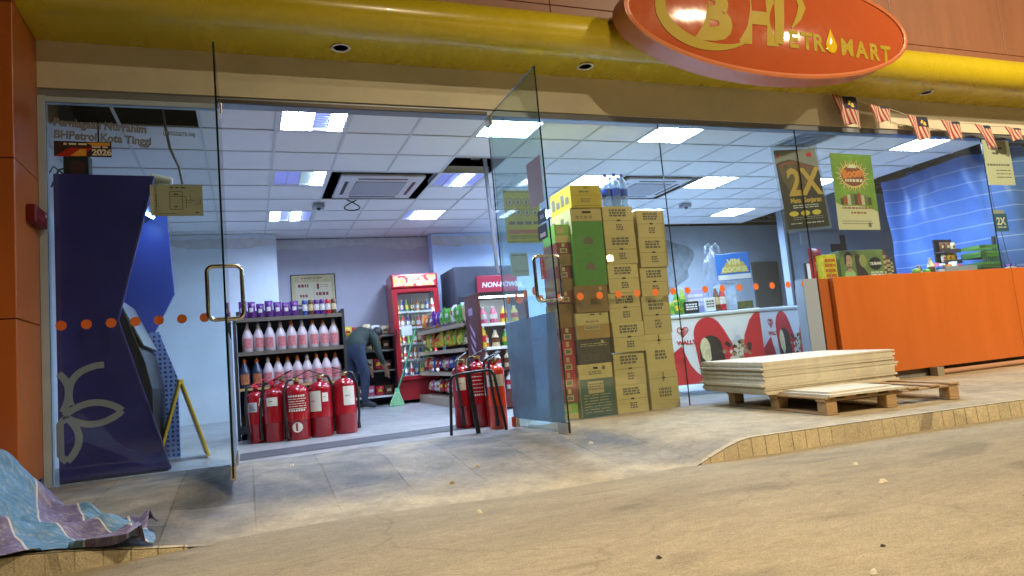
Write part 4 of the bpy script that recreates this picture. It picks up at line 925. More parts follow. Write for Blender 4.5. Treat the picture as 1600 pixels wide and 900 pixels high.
# the man bending over
def person():
    pz = zin(5.0)
    P = thing('person', 'person in dark green shirt and blue jeans bending over the bread shelf', 'person', (1.42, 4.45, pz), R(28))
    V = {'pel': (0, 0, .84, .150), 'ab': (.06, .03, .95, .150), 'ch': (.19, .06, 1.02, .170), 'sh': (.29, .08, 1.02, .115), 'nk': (.37, .05, 1.03, .055), 'hd': (.44, .03, 1.03, .080), 'hd2': (.50, .03, 1.0, .074),
         'hl': (-.01, .10, .80, .105), 'kl': (.05, .12, .46, .070), 'al': (.0, .12, .10, .046), 'fl': (.10, .12, .045, .040), 'tl': (.19, .12, .035, .028),
         'hr': (-.01, -.10, .80, .105), 'kr': (.07, -.12, .46, .072), 'ar': (.02, -.13, .10, .048), 'fr': (.12, -.135, .045, .042), 'tr': (.21, -.14, .035, .03),
         'sl': (.28, .22, 1.0, .068), 'el': (.31, .26, .74, .050), 'wl': (.40, .22, .56, .034), 'hdl': (.43, .21, .49, .030),
         'sr': (.27, -.12, 1.0, .070), 'er': (.28, -.20, .73, .046), 'wr': (.38, -.19, .53, .032), 'hdr': (.41, -.185, .46, .03)}
    for i in range(3):
        V['f%d' % i] = (.425 + .012 * i, -.205 + .02 * i, .385 + .006 * i, .009); V['g%d' % i] = (.44 + .01 * i, .19 + .02 * i, .415, .009)
    V['th'] = (.375, -.165, .42, .010)
    E2 = 'pel-ab ab-ch ch-sh sh-nk nk-hd hd-hd2 pel-hl hl-kl kl-al al-fl fl-tl pel-hr hr-kr kr-ar ar-fr fr-tr sh-sl sl-el el-wl wl-hdl sh-sr sr-er er-wr wr-hdr hdr-f0 hdr-f1 hdr-f2 hdr-th hdl-g0 hdl-g1 hdl-g2'.split()
    ks_ = list(V); me = bpy.data.meshes.new('body'); me.from_pydata([V[k][:3] for k in ks_], [tuple(ks_.index(q) for q in e.split('-')) for e in E2], [])
    o = bpy.data.objects.new('body', me); col.objects.link(o)
    o.modifiers.new('skin', 'SKIN'); s = o.modifiers.new('sub', 'SUBSURF'); s.levels = 2
    for i, k in enumerate(ks_): me.skin_vertices[0].data[i].radius = (V[k][3], V[k][3]); me.skin_vertices[0].data[i].use_root = (k == 'pel')
    dg = bpy.context.evaluated_depsgraph_get(); m2 = bpy.data.meshes.new_from_object(o.evaluated_get(dg)); bpy.data.objects.remove(o)
    b = bpy.data.objects.new('body', m2); col.objects.link(b); b.parent = P
    m2.materials.clear()
    for mm in (mat('green_shirt', (.016, .026, .021), .85, var=.3, vscale=14, bump=.4, bscale=12), mat('blue_jeans', (.016, .027, .06), .85, var=.35, vscale=20), mat('skin', (.22, .11, .07), .55), mat('dark_shoes', (.04, .04, .05), .6)): m2.materials.append(mm)
    for f in m2.polygons:
        c = f.center; f.use_smooth = True
        if c.z < .09: k = 3
        elif c.z < .90 and c.x < .16 and abs(c.y) < .26 and not (c.x > .2): k = 1
        elif c.x > .335 and c.z > .85: k = 2
        elif c.z < .60 and c.x > .3: k = 2
        else: k = 0
        f.material_index = k
    g = MB(); g.lathe([(.002, -.085), (.05, -.075), (.08, -.02), (.083, .03), (.06, .07), (.02, .085), (.002, .088)], n=16)
    h = g.build('hair', mat('black_hair', (.008, .007, .007), .6), P); h.location = (.435, .03, 1.065); h.rotation_euler = (0, R(60), 0)
    return P
person()
t = thing('broom', 'broom with green handle and pale green bristles leaning on the red cooler', 'broom', (1.98, 4.45, zin(4.45)))
g = MB(); g.tube([(0.005, 0, .20), (.16, .06, .55), (.37, .12, 1.08)], .013, 8); g.build('handle', mat('green_handle', (.03, .26, .12), .4), t)
g = MB(); g.prism([(-.13, 0.0), (.10, 0.0), (.035, .20), (-.03, .20)], -.03, .03); g.build('bristles', mat('pale_green_bristle', (.28, .60, .32), .7, var=.3, vscale=40), t, .01)
g = MB(); g.prism([(-.035, .20), (.04, .20), (.03, .25), (-.02, .25)], -.02, .02); g.build('socket', mat('green_socket', (.2, .5, .28), .5), t, .005)

# ------------------------------------------------------------ red drinks cooler
M_cool = mat('cooler_red', (0.36, 0.012, 0.022), 0.3, coat=0.3)
M_in = mat('cooler_inside', (0.62, 0.66, 0.70), 0.5); M_inlit = emis('cooler_lamp', (.80, .92, 1.0), 26)
CW, CD, CH = .70, .62, 1.93
t = thing('drinks_cooler', 'tall red glass-door drinks cooler with a fruity lit header', 'drinks cooler', (2.06, 4.72, zin(4.72)), R(-4))
g = MB(); g.bx(0, .03, 0, CD, .05, CH); g.bx(CW - .03, CW, 0, CD, .05, CH); g.bx(.031, CW - .031, CD - .03, CD, .05, CH); g.bx(.031, CW - .031, 0, CD - .031, CH - .03, CH); g.bx(.031, CW - .031, 0, CD - .031, .05, .33); g.build('cabinet', M_cool, t)
g = MB(); g.bx(.032, .04, .05, CD - .032, .332, CH - .24); g.bx(CW - .04, CW - .032, .05, CD - .032, .332, CH - .24); g.bx(.041, CW - .041, CD - .04, CD - .032, .332, CH - .24); g.build('lining', M_in, t)
g = MB(); g.bx(-.002, CW + .002, -.05, -.001, CH - .22, CH - .01); g.build('header_box', M_cool, t, .02)
m = mat('fruit_header', (0.75, 0.25, 0.06), 0.3, emit=.6); n = m.node_tree.nodes; L = m.node_tree.links; tc = n.new('ShaderNodeTexCoord'); vo = n.new('ShaderNodeTexVoronoi'); vo.inputs['Scale'].default_value = 9
cr = n.new('ShaderNodeValToRGB'); e = cr.color_ramp.elements; e[0].color = (.9, .5, .1, 1); e[1].color = (.6, .03, .04, 1); e[1].position = .7; q = e.new(.35); q.color = (.9, .35, .12, 1); q = e.new(.5); q.color = (.85, .55, .35, 1)
L.new(tc.outputs['Object'], vo.inputs['Vector']); L.new(vo.outputs['Distance'], cr.inputs[0]); L.new(cr.outputs[0], n['Principled BSDF'].inputs['Base Color']); L.new(cr.outputs[0], n['Principled BSDF'].inputs['Emission Color'])
g = MB(); g.bx(.03, CW - .03, -.054, -.0505, CH - .19, CH - .035); g.build('header_picture', m, t)
g = MB(); g.bx(.0, .075, -.045, -.004, .34, CH - .23); g.bx(CW - .075, CW, -.045, -.004, .34, CH - .23); g.bx(.076, CW - .076, -.045, -.004, .34, .40); g.bx(.076, CW - .076, -.045, -.004, CH - .28, CH - .23); g.build('door_frame', M_cool, t)
g = MB(); g.bx(.077, CW - .077, -.028, -.022, .402, CH - .282); g.build('door_glass', M_glass, t)
g = MB(); g.bx(.043, .055, .02, .04, .40, CH - .30); g.bx(CW - .055, CW - .043, .02, .04, .40, CH - .30); g.build('lamp_strip', M_inlit, t)
cz = zin(4.72); shelf_z = [.40, .64, .88, 1.12, 1.36]
for z in shelf_z: g = MB(); g.bx(.042, CW - .042, .05, CD - .05, z - .012, z); g.bx(.042, CW - .042, .035, .0495, z - .016, z + .012); g.build('wire_shelf', M_white, t)
g = MB(); g.bx(.10, .26, -.032, -.029, 1.0, 1.15); g.build('door_notice', M_in, t)
g = MB(); g.bx(.02, .025, -.09, -.046, .9, 1.1); g.build('door_handle', M_black, t)
ca, sa = math.cos(R(-4)), math.sin(R(-4))
for k, z in enumerate(shelf_z):
    cs = ['blue blue white blue green white blue blue', 'brown white red orange blue green lime red', 'green white lime orange brown white yellow red', 'pink red purple brown red white orange pink', 'brown blue green brown orange brown blue white'][k].split()
    for i, c in enumerate(cs):
        lx = .085 + i * .075; ly = .10 + rnd.uniform(-.01, .02)
        can(c, 2.06 + lx * ca - ly * sa, 4.72 + lx * sa + ly * ca, cz + z + .0005, '%s bottle in red cooler, %s shelf from bottom, %s from left' % (c, ORD[k], ORD[i]), 'bottles in the red cooler', .030, .19 if k else .2, True, 'drink bottle')

# ------------------------------------------------------------ snack gondola running back into the shop
M_gb = mat('gondola_beige', (0.36, 0.28, 0.21), 0.5, var=.06); M_gd = mat('gondola_dark', (0.05, 0.05, 0.055), 0.6)
t = thing('snack_gondola', 'long beige snack shelf running back from the red-sided fridge', 'shelf', (2.38, 2.42, 0)); t.rotation_euler = (R(1.146), 0, 0)
GL = 2.3
g = MB(); g.bx(-.02, .50, 0, GL, 0.03, .16); g.build('base_shelf', M_gb, t, .004)
g = MB(); g.bx(.02, .48, .02, GL - .02, 0.0, .029); g.build('plinth', M_black, t)
g = MB(); g.bx(.47, .50, 0, GL, .161, 1.34); g.build('back_panel', M_gd, t)
TZ = (.46, .75, 1.05)
for z in TZ:
    g = MB(); g.bx(.05, .469, 0, GL, z, z + .022); g.bx(.015, .049, 0, GL, z - .018, z + .03); g.build('shelf_board', M_gb, t)
    for y in (.0, 1.15, GL - .02): g = MB(); g.prism([(.06, z - .001), (.468, z - .001), (.468, z - .13)], y, y + .012); g.build('bracket', M_gd, t)
rows_ = [('base', .162, 'white cream white red pink white red red white white pink cream'), ('second', .484, 'cream orange pink cream blue pink cream purple red blue orange red'), ('third', .774, 'cream lime yellow lime yellow lime yellow yellow yellow orange lime brown'), ('top', 1.074, 'cream green green white green green green purple purple purple brown orange')]
for nm, z, cs in rows_:
    for i, c in enumerate(cs.split()):
        yy = 2.42 + .10 + i * .185; wz = z + zin(yy)
        for d, xx in ((0, .10), (1, .27)):
            if d and nm in ('second', 'third') and i % 2: continue
            pack(c, 2.38 + xx + .02, yy + rnd.uniform(-.02, .02), wz + .004, R(-90) + rnd.uniform(-.35, .35), '%s snack bag, %s row on %s shelf of long gondola, %s from near end' % (c, 'front' if not d else 'back', nm, ORD[i]), 'snack bags on the long gondola', (.17, .21, .09) if nm in ('top', 'third') else (.16, .16, .08), rnd.uniform(-.3, .05))
# open display fridge with the dark red side
t = thing('display_fridge', 'open white-lit display fridge with a dark red side panel', 'display fridge', (2.45, 1.86, zin(1.86)))
FW_, FD_, FH_ = .62, .50, 1.335
m = mat('fridge_side', (0.10, 0.02, 0.02), 0.35)
g = MB(); g.bx(0, .03, 0, FD_, .02, FH_); g.build('side_panel', m, t, .004)
g = MB(); g.bx(-.0025, -.0005, .005, FD_ - .005, .03, .48); g.build('side_print', mat('fridge_crimson', (.36, .02, .05), .4, var=.5, vscale=5), t)
g = MB()
for z_ in (.62, .74, .86): g.add([(-.003, .12 + .05, z_ - .04), (-.003, .33, z_ + .10), (-.003, .36, z_ + .16), (-.003, .16, z_ + .03)], [(0, 1, 2, 3)])
g.add([(-.003, .17, .44), (-.003, .33, .40), (-.003, .30, .60), (-.003, .2, .58)], [(0, 1, 2, 3)]); g.add([(-.003, .2, 1.10), (-.003, .36, 1.10), (-.003, .36, 1.18), (-.003, .2, 1.18)], [(0, 1, 2, 3)])
g.build('side_emblem', mat('fridge_lilac', (.40, .30, .52), .5, var=.3, vscale=12), t)
g = MB(); g.bx(FW_ - .03, FW_, 0, FD_, .02, FH_); g.build('side_panel', m, t, .004)
g = MB(); g.bx(.031, FW_ - .031, .0, FD_, FH_ - .045, FH_); g.build('top', M_black, t)
g = MB(); g.bx(.031, FW_ - .031, FD_ - .03, FD_, .2, FH_ - .046); g.build('lining', M_in, t)
g = MB(); g.bx(.031, FW_ - .031, 0.0, FD_ - .031, .02, .22); g.build('base', m, t)
g = MB(); g.bx(.04, FW_ - .04, .03, .05, FH_ - .062, FH_ - .047); g.build('lamp_strip', M_inlit, t)
for z in (.46, .70, .97): g = MB(); g.bx(.032, FW_ - .032, .04, FD_ - .032, z, z + .012); g.bx(.032, FW_ - .032, .03, .0395, z - .02, z + .014); g.build('shelf_board', M_white if z != .46 else m, t)
fz = zin(1.86)
for k, (z, cs) in enumerate(((.223, 'cream brown white brown'), (.473, 'white white cream white'), (.713, 'orange cream green cream'), (.983, 'pink pink yellow yellow'))):
    for i, c in enumerate(cs.split()):
        can(c, 2.53 + i * .13, 1.95, fz + z, '%s bottle in open display fridge, %s shelf from bottom, %s from left' % (c, ORD[k], ORD[i]), 'drinks in the display fridge', .048, .19, True, 'drink bottle')
can('yellow', 2.50, 1.885, fz + .713, 'tall black and yellow bottle at the front edge of the display fridge', 'drinks in the display fridge', .03, .24, True, 'drink bottle')
# dark cabinet with red header sign
t = thing('dark_cabinet', 'tall dark slate cabinet with a red lettered header sign', 'cabinet', (2.93, 4.30, zin(4.3)))
g = MB(); g.prism([(0, 0), (1.0, 0), (1.0, .8), (-.0, .8)], 0, 1.96, 'xy'); g.build('body', mat('slate_cabinet', (.035, .04, .06), .5, var=.08), t, .015)
g = MB(); g.bx(.03, .97, -.012, -.001, .15, 1.50); g.build('door', mat('slate_door', (.02, .022, .035), .3), t)
g = MB(); g.bx(.06, .28, -.016, -.0125, .95, 1.42); g.build('pale_panel', mat('pale_cyan', (.45, .62, .68), .4), t)
g = MB(); g.bx(.33, .98, -.05, -.013, 1.52, 1.80); g.build('header_sign', mat('header_crimson', (.30, .012, .035), .4), t, .004)
text('NON-POWER', .105, M_in, t, (.40, -.052, 1.625), bold=.003, shear=.2)

# ------------------------------------------------------------ cartons stacked inside the window
M_card = mat('carton_kraft', (0.55, 0.41, 0.17), 0.75, var=0.12, vscale=2.2, objvar=0.12); M_ink = mat('carton_ink', (0.16, 0.125, 0.085), 0.8); M_slot = mat('carton_slot', (0.02, 0.015, 0.01), 0.9)
CT = {'tan': M_card, 'yellow': mat('carton_yellow', (.55, .38, .02), .6, var=.06), 'green': mat('carton_green', (.075, .235, .025), .6, var=.06), 'brown': mat('carton_brown', (.25, .13, .035), .6, var=.08), 'orange': mat('carton_orange', (.40, .22, .06), .6, var=.06), 'dark': mat('carton_dark', (.075, .055, .04), .6, var=.1), 'teal': mat('carton_teal', (.018, .075, .065), .6, var=.1), 'red': mat('carton_red', (.42, .03, .045), .6, var=.08), 'darkred': mat('carton_darkred', (.20, .035, .025), .6, var=.1), 'lime': mat('carton_lime', (.22, .42, .06), .6, var=.1), 'grey': mat('carton_grey', (.40, .40, .38), .7)}
M_gold2 = mat('carton_gold_print', (.46, .36, .16), .6)
def carton(x, y, z, wd_, dp, h, style, label, group, rz=0.0):
    """box with its printing and tape slot on the -Y face"""
    g = MB(); a, b = -wd_ / 2, wd_ / 2; e = .0012
    base = {'twin': 'tan'}.get(style, style)
    mats = [CT['tan'], CT.get(base, M_card), M_ink, M_slot, M_gold2]
    def fr(x0, x1, z0, z1, mi, d=1): g.quad((x0, -e * d, z0), (x1, -e * d, z0), (x1, -e * d, z1), (x0, -e * d, z1), mi)
    if style in ('twin', 'single'):
        g.bx(a, b, 0, dp, 0, h, 0); s = h * .49 if style == 'twin' else h * .82
        fr(a, b, s, s + .003, 2); fr(-.016, .02, s - .004, s + .010, 3, 2)
        if style == 'twin':
            words(g, a + .07, b - .07, h * .62, h * .90, -e, 3, 2, .75, mn=.012, mx=.05); words(g, -.03, .045, h * .13, h * .37, -e, 3, 2, .7, mn=.01, mx=.03)
        else: words(g, -.06, .07, h * .30, h * .56, -e, 3, 2, .75, mn=.012, mx=.04); fr(-.004, .004, h * .72, h * .98, 3, 2)
    else:
        g.bx(a, b, 0, dp, 0, h, 0 if style in ('teal', 'orange', 'greentop') else 1)
        if style in ('yellow',):
            fr(a + .02, b - .02, .015, .02, 2); words(g, -.07, .07, h * .18, h * .42, -e, 1, 4, 1, mn=.14, mx=.15); words(g, -.06, .05, h * .20, h * .40, -e * 2, 2, 2, .4, mn=.01, mx=.04); words(g, -.07, .05, h * .62, h * .74, -e, 1, 2, .6, mn=.02, mx=.06); fr(a, b, h * .54, h * .55, 2); fr(-.02, .02, h * .85, h * .89, 3)
        elif style == 'greentop':
            fr(a, b, 0, h * .48, 1); mats[1] = CT['green']; words(g, -.09, .05, h * .12, h * .36, -e * 2, 1, 4, 1, mn=.14, mx=.15); fr(-.04, .05, h * .80, h * .88, 3); words(g, -.11, .06, h * .56, h * .7, -e, 2, 2, .5, mn=.02, mx=.05); fr(a, b, h * .49, h * .50, 2)
        elif style == 'green':
            fr(a, b, h * .48, h * .487, 2); g.prism([(-.05, h * .58), (.06, h * .58), (.045, h * .8), (.0, h * .9), (-.04, h * .8)], -e * 2, -e, mi=2); words(g, -.04, .05, h * .1, h * .2, -e, 1, 2, .4, mn=.02, mx=.04); words(g, a + .01, a + .08, h * .86, h * .93, -e, 1, 2, .5)
        elif style in ('orange', 'teal'):
            k = .54 if style == 'orange' else .72
            fr(a, b, 0.0, h * k, 1); words(g, -.09, .07, h * k * .62, h * k * .93, -e * 2, 1, 4, 1, mn=.155, mx=.16); words(g, -.08, .06, h * k * .68, h * k * .88, -e * 3, 3, 2, .6, mn=.01, mx=.03)
            words(g, -.07, .06, h * (k + .06), h * (k + .14), -e, 2, 2, .5, mn=.02, mx=.05); fr(-.02, .025, h * .9, h * .94, 3); fr(.07, .10, h * .88, h * .95, 2)
            if style == 'teal': words(g, a + .03, b - .04, h * .05, h * .42, -e * 2, 7, 4, .22, mn=.03, mx=.12)
        elif style in ('dark', 'brown'):
            words(g, a + .04, b - .03, h * .66, h * .82, -e, 2, 4 if style == 'dark' else 2, .35, mn=.02, mx=.09); words(g, a + .03, b - .05, h * .1, h * .4, -e, 5, 2, .3, mn=.04, mx=.12); fr(.08, .11, h * .8, h * .93, 4)
        elif style in ('red', 'darkred'):
            fr(a + .035, b - .045, h * .10, h * .5, 4); fr(a + .045, b - .055, h * .18, h * .42, 2, 2); fr(-.02, .01, h * .62, h * .94, 4)
        elif style == 'lime': fr(a, b, 0, h * .38, 0); fr(a + .02, b - .06, h * .5, h * .9, 4)
    # printing on the side that faces the door
    for q in range(4 if style in ('yellow', 'greentop') else 0):
        y0 = .05 + q * dp * .22; g.quad((a - e, y0 + dp * .16, h * .25), (a - e, y0, h * .25), (a - e, y0, h * (.55 + .2 * (q % 2))), (a - e, y0 + dp * .16, h * (.55 + .2 * (q % 2))), 2)
    o = g.build('carton', mats, bevel=0); o.location = (x, y, z); o.rotation_euler = (0, 0, rz); return tag(o, label, 'carton', group)
A_ = [2.13, 1.912, 1.67, 1.43, 1.186, .939, .70, .475, 0.0]; AS = ['yellow', 'greentop', 'green', 'green', 'brown', 'orange', 'dark', 'teal']
AD = ['yellow carton on top of', 'kraft and green carton second from top in', 'green carton third from top in', 'green carton fourth from top in', 'brown carton fifth from top in', 'kraft and orange carton sixth from top in', 'dark brown carton seventh from top in', 'tall kraft and teal carton at the bottom of']
for i in range(8):
    z0, z1 = A_[i + 1], A_[i]; z = (z0 + z1) / 2
    carton(2.905 + .048 * z + rnd.uniform(-.006, .006), .05 + rnd.uniform(0, .02), z0, .345 - .015 * z, .46, z1 - z0 - .002, AS[i], AD[i] + ' the many-coloured stack inside the window', 'cartons in the many-coloured stack', rnd.uniform(-.015, .015))
B_ = [1.924, 1.653, 1.373, 1.102, .828, .551, .253, 0.0]
for i in range(7):
    z0, z1 = B_[i + 1], B_[i]; z = (z0 + z1) / 2
    carton(3.275 + .026 * z + rnd.uniform(-.008, .008), .05 + rnd.uniform(0, .02), z0, .325, .42, z1 - z0 - .002, 'twin', 'kraft carton with grey print, %s from top in the middle stack under the water bottles' % ORD[i], 'cartons in the middle stack', rnd.uniform(-.03, .03))
C_ = [1.884, 1.615, 1.331, 1.055, .698, .345, 0.0]
for i in range(6):
    z0, z1 = C_[i + 1], C_[i]; z = (z0 + z1) / 2
    carton(3.605 + .036 * z + rnd.uniform(-.008, .008), .05 + rnd.uniform(0, .02), z0, .305, .42, z1 - z0 - .002, 'twin' if i < 4 else 'single', 'kraft carton with grey print, %s from top in the right-hand stack beside the freezer' % ORD[i], 'cartons in the right-hand stack', rnd.uniform(-.03, .03))
R_ = [1.77, 1.60, 1.49, 1.38, 1.265, 1.15, 1.04, .93, .82, .70, .56, .425, .28, .15, 0.005]; RSX = ['lime', 'darkred', 'brown', 'darkred', 'brown', 'darkred', 'brown', 'brown', 'darkred', 'red', 'red', 'red', 'darkred', 'lime']
for i in range(14):
    z0, z1 = R_[i + 1], R_[i]; z = (z0 + z1) / 2
    carton(2.648 + .062 * z + rnd.uniform(-.004, .004), .10 + rnd.uniform(-.012, .012), z0, .150, .30, z1 - z0 - .002, RSX[i], 'small %s carton, %s from top in the narrow stack behind the open right door' % ({'darkred': 'dark red', 'lime': 'lime green'}.get(RSX[i], RSX[i]), ORD[i]), 'small cartons in the narrow stack', rnd.uniform(-.03, .03))
# water bottles on the middle stack
M_pet = glassy('clear_bottle', (.80, .90, .97), refl=1.2, film=.34, film_col=(.60, .70, .82)); M_bl = mat('bottle_blue', (.02, .07, .40), .35); M_bcap = mat('cap_blue', (.02, .04, .22), .4)
W0 = thing('water_bottle', 'x', 'water bottle', (0, 0, 0), 0, 'water bottles on the cartons')
g = MB(); g.lathe([(.038, 0), (.042, .01), (.042, .06), (.039, .07), (.042, .08), (.042, .17), (.034, .215), (.016, .25), (.014, .262)], n=16); g.build('bottle_body', M_pet, W0)
g = MB(); g.lathe([(.0428, .09), (.0428, .155)], n=16); g.build('label', M_bl, W0); g = MB(); g.lathe([(.016, .262), (.016, .285)], n=12); g.build('cap', M_bcap, W0)
for i, (x, y) in enumerate(((3.265, .13), (3.37, .22), (3.44, .12), (3.345, .10), (3.52, .09), (3.46, .24))):
    lab = 'clear water bottle with blue label and cap on the middle carton stack, %s from left' % ORD[sorted((3.265, 3.37, 3.44, 3.345, 3.52, 3.46)).index(x)]
    zz = 1.9235 if x < 3.48 else 1.9235
    if i == 0: W0.location = (x, y, zz); W0['label'] = lab
    elif x < 3.5: dup(W0, (x, y, zz), i * .7, lab)
for o in bpy.data.objects:
    if o.get('category') == 'water bottle': o.scale = (1.12, 1.12, 1.15)

# ------------------------------------------------------------ ice cream freezer with its counter-top goods
FZ = thing('ice_cream_freezer', 'long white ice cream freezer beside the carton stacks, red swirls and ice cream pictures', 'freezer', (5.2, .5, 0), R(-25))
M_fw = mat('freezer_white', (0.66, 0.70, 0.78), 0.35, var=.03); M_fred = mat('freezer_red', (0.50, 0.022, 0.035), 0.35, var=.06); M_fcream = mat('freezer_cream', (0.66, 0.62, 0.46), 0.4)
g = MB(); g.bx(-1.55, 0, 0, .74, .14, .855); g.build('body', M_fw, FZ, .012)
g = MB(); g.bx(-1.56, .01, -.012, .75, .858, .90); g.build('rim', mat('freezer_rim', (.55, .60, .66), .3), FZ, .012)
g = MB(); g.bx(-1.50, -.05, .05, .70, .901, .912); g.build('glass_lid', M_gdoor, FZ)
for x, y in ((-1.45, .1), (-.1, .1), (-1.45, .64), (-.1, .64)):
    g = MB(); g.cyl((x - .02, y, .047), (x + .02, y, .047), .042, n=14); g.bx(x - .012, x + .012, y - .015, y + .015, .05, .139); g.build('castor', M_rub, FZ)
def fz_poly(nm, pts, m, d=.002, plane='p'):
    g = MB(); g.prism(pts, -d, -d + .0008) if plane == 'p' else g.add([(d, a, b) for a, b in pts], [tuple(range(len(pts)))])
    return g.build(nm, m, FZ)
def arcp(cx, cz, rx, rz_, a0, a1, n=14): return [(cx + rx * math.cos(R(a0 + (a1 - a0) * i / n)), cz + rz_ * math.sin(R(a0 + (a1 - a0) * i / n))) for i in range(n + 1)]
fz_poly('red_swirl', [(-1.2, .145)] + arcp(-1.2, .62, .62, .47, -90 + 62, -90, 14)[::-1][::-1][:1] + [(-.42, .145)] if False else [(-1.54, .145), (-.60, .145)] + [(-.66, .20), (-.74, .27), (-.80, .36), (-.84, .47), (-.87, .56), (-1.1, .40), (-1.54, .35)], M_fred)
fz_poly('red_swirl', [(-.70, .30)] + [(-.72, .50), (-.73, .66)] + arcp(-.57, .66, .16, .19, 180, 40, 10) + [(-.40, .70), (-.33, .55), (-.30, .40), (-.35, .145), (-.62, .145)], M_fred, .0026)
fz_poly('red_swirl', [(-.24, .145), (-.22, .45), (-.19, .62), (-.12, .78), (-.06, .85), (-.002, .85), (-.002, .145)], M_fred, .0026)
M_choc = mat('chocolate', (.035, .022, .02), .35, var=.3, vscale=20); M_van = mat('vanilla', (.62, .56, .36), .5, var=.25, vscale=30)
fz_poly('ice_cream_bar', [(-.70, .20)] + arcp(-.56, .52, .12, .13, 178, 10, 10) + [(-.40, .20)], M_choc, .0034)
fz_poly('ice_cream_bite', [(-.66, .42)] + arcp(-.62, .50, .055, .13, 170, 10, 8) + [(-.565, .40), (-.60, .34)], M_van, .0042)
g = MB(); 
for i in range(46):
    cx = -.28 + rnd.gauss(0, .055); czz = .46 + rnd.gauss(0, .06); r = rnd.uniform(.012, .03); d = .0034 + i * .00003
    g.add([(cx + r * math.cos(a * .9), -d, czz + r * math.sin(a * .9)) for a in range(7)], [tuple(range(7))], rnd.choice((0, 0, 1, 2)))
g.build('ice_cream_cone', [mat('cone_cream', (.60, .56, .50), .6), M_choc, mat('cone_wafer', (.30, .19, .10), .6)], FZ)
def heart(cx, cz, s, d, side=False):
    g = MB()
    for k, f in ((0, 1.0), (1, .62), (2, .28)):
        P = []
        for i in range(29):
            a = R(-70 + i * 320 / 28) if k else R(0 + i * 360 / 28)
            hx = 16 * math.sin(a) ** 3; hz = 13 * math.cos(a) - 5 * math.cos(2 * a) - 2 * math.cos(3 * a) - math.cos(4 * a); P.append((cx + hx / 17 * s * f, cz + hz / 17 * s * f))
        if side: g.strip([(p[0], p[1]) for p in P], s * .16, d, 'yz')
        else: g.strip(P, s * .16, -d)
    g.build('heart_emblem', M_fred, FZ)
heart(-.84, .72, .062, .0034); text("WALL'S", .062, M_fred, FZ, (-.915, -.003, .575), bold=.003)
F2 = dup(FZ, (6.42, 1.12, 0.012), R(-4), 'second white ice cream freezer, set back between the first freezer and grey post', None, (.62, 1, 1.02))
CZT_ = 1.1005
fa_, fs_ = math.cos(R(-25)), math.sin(R(-25))
def fzp(lx, ly): return 5.2 + lx * fa_ - ly * fs_, .5 + lx * fs_ + ly * fa_
def fbox(name, lx, ly, z0, w_, d_, h_, color, label, cat, printc=None, rz=R(-25)):
    x, y = fzp(lx, ly); t = thing(name, label, cat, (x, y, z0), rz)
    g = MB(); g.bx(-w_ / 2, w_ / 2, 0, d_, 0, h_); g.build('carton', color, t, .004)
    if printc: g = MB(); words(g, -w_ * .38, w_ * .38, h_ * .2, h_ * .8, -.0015, 3, 0, .6, mn=.01, mx=w_ * .3); g.build('print', printc, t)
    return t
def goods(name, lx, ly, n, cs, label, group, z=.9125, r=.03, h=.15, bottle=True, sp=.065):
    for i in range(n):
        x, y = fzp(lx + i * sp, ly + rnd.uniform(-.02, .03)); can(cs[i % len(cs)], x, y, z, '%s, %s from left' % (label, ORD[i]), group, r, h, bottle, 'bottle' if bottle else 'tin')
goods('jar', -.98, .10, 3, ['green', 'lime', 'green'], 'dark green jar low on the left of the freezer lid', 'green jars on the freezer', h=.14, bottle=False)
goods('bottle', -.84, .16, 2, ['green', 'lime'], 'tall green leafy bottle on the freezer lid', 'green bottles on the freezer', h=.30, r=.038)
fbox('goods_box', -.70, .08, .9125, .16, .12, .13, M_black, 'black carton at the left front of the freezer lid', 'box', M_in)
fbox('goods_box', -.62, .22, .9125, .22, .05, .27, mat('lilac_box', (.38, .36, .66), .5), 'lilac box standing behind the black carton on the freezer', 'box', M_in)
fbox('goods_box', -.50, .05, .9125, .11, .08, .15, M_in, 'small white box with dark print on the freezer lid', 'box', M_print)
goods('bottle', -.42, .10, 2, ['brown', 'red'], 'dark brown bottle beside the white box on the freezer', 'brown bottles on the freezer', h=.27, r=.036)
x, y = fzp(-.16, .18); t = thing('price_stand', 'blue and yellow lettered sign board on a pale stand over the freezer', 'sign stand', (x, y, .9125), R(-20))
g = MB(); g.bx(-.20, -.02, 0, .14, 0, .30); g.build('stand', mat('pale_blue_stand', (.36, .48, .72), .4, var=.3, vscale=9), t)
g = MB(); g.bx(-.21, .17, -.02, .0, .33, .63); g.build('board', mat('vivid_blue', (.03, .16, .55), .4), t, .006)
g = MB(); g.prism([(-.17, .41), (-.10, .52), (.0, .57), (.10, .52), (.15, .41)], -.0226, -.021); g.build('yellow_arch', mat('arch_gold', (.50, .40, .10), .5), t)
text('VIM', .09, mat('sign_paleyellow', (.68, .62, .25), .5), t, (-.085, -.024, .50), bold=.004); text('COOKIE', .075, MATS['sign_paleyellow'], t, (-.15, -.024, .42), bold=.004)
g = MB(); g.bx(-.20, .165, -.0225, -.021, .335, .39); g.build('white_band', M_in, t)
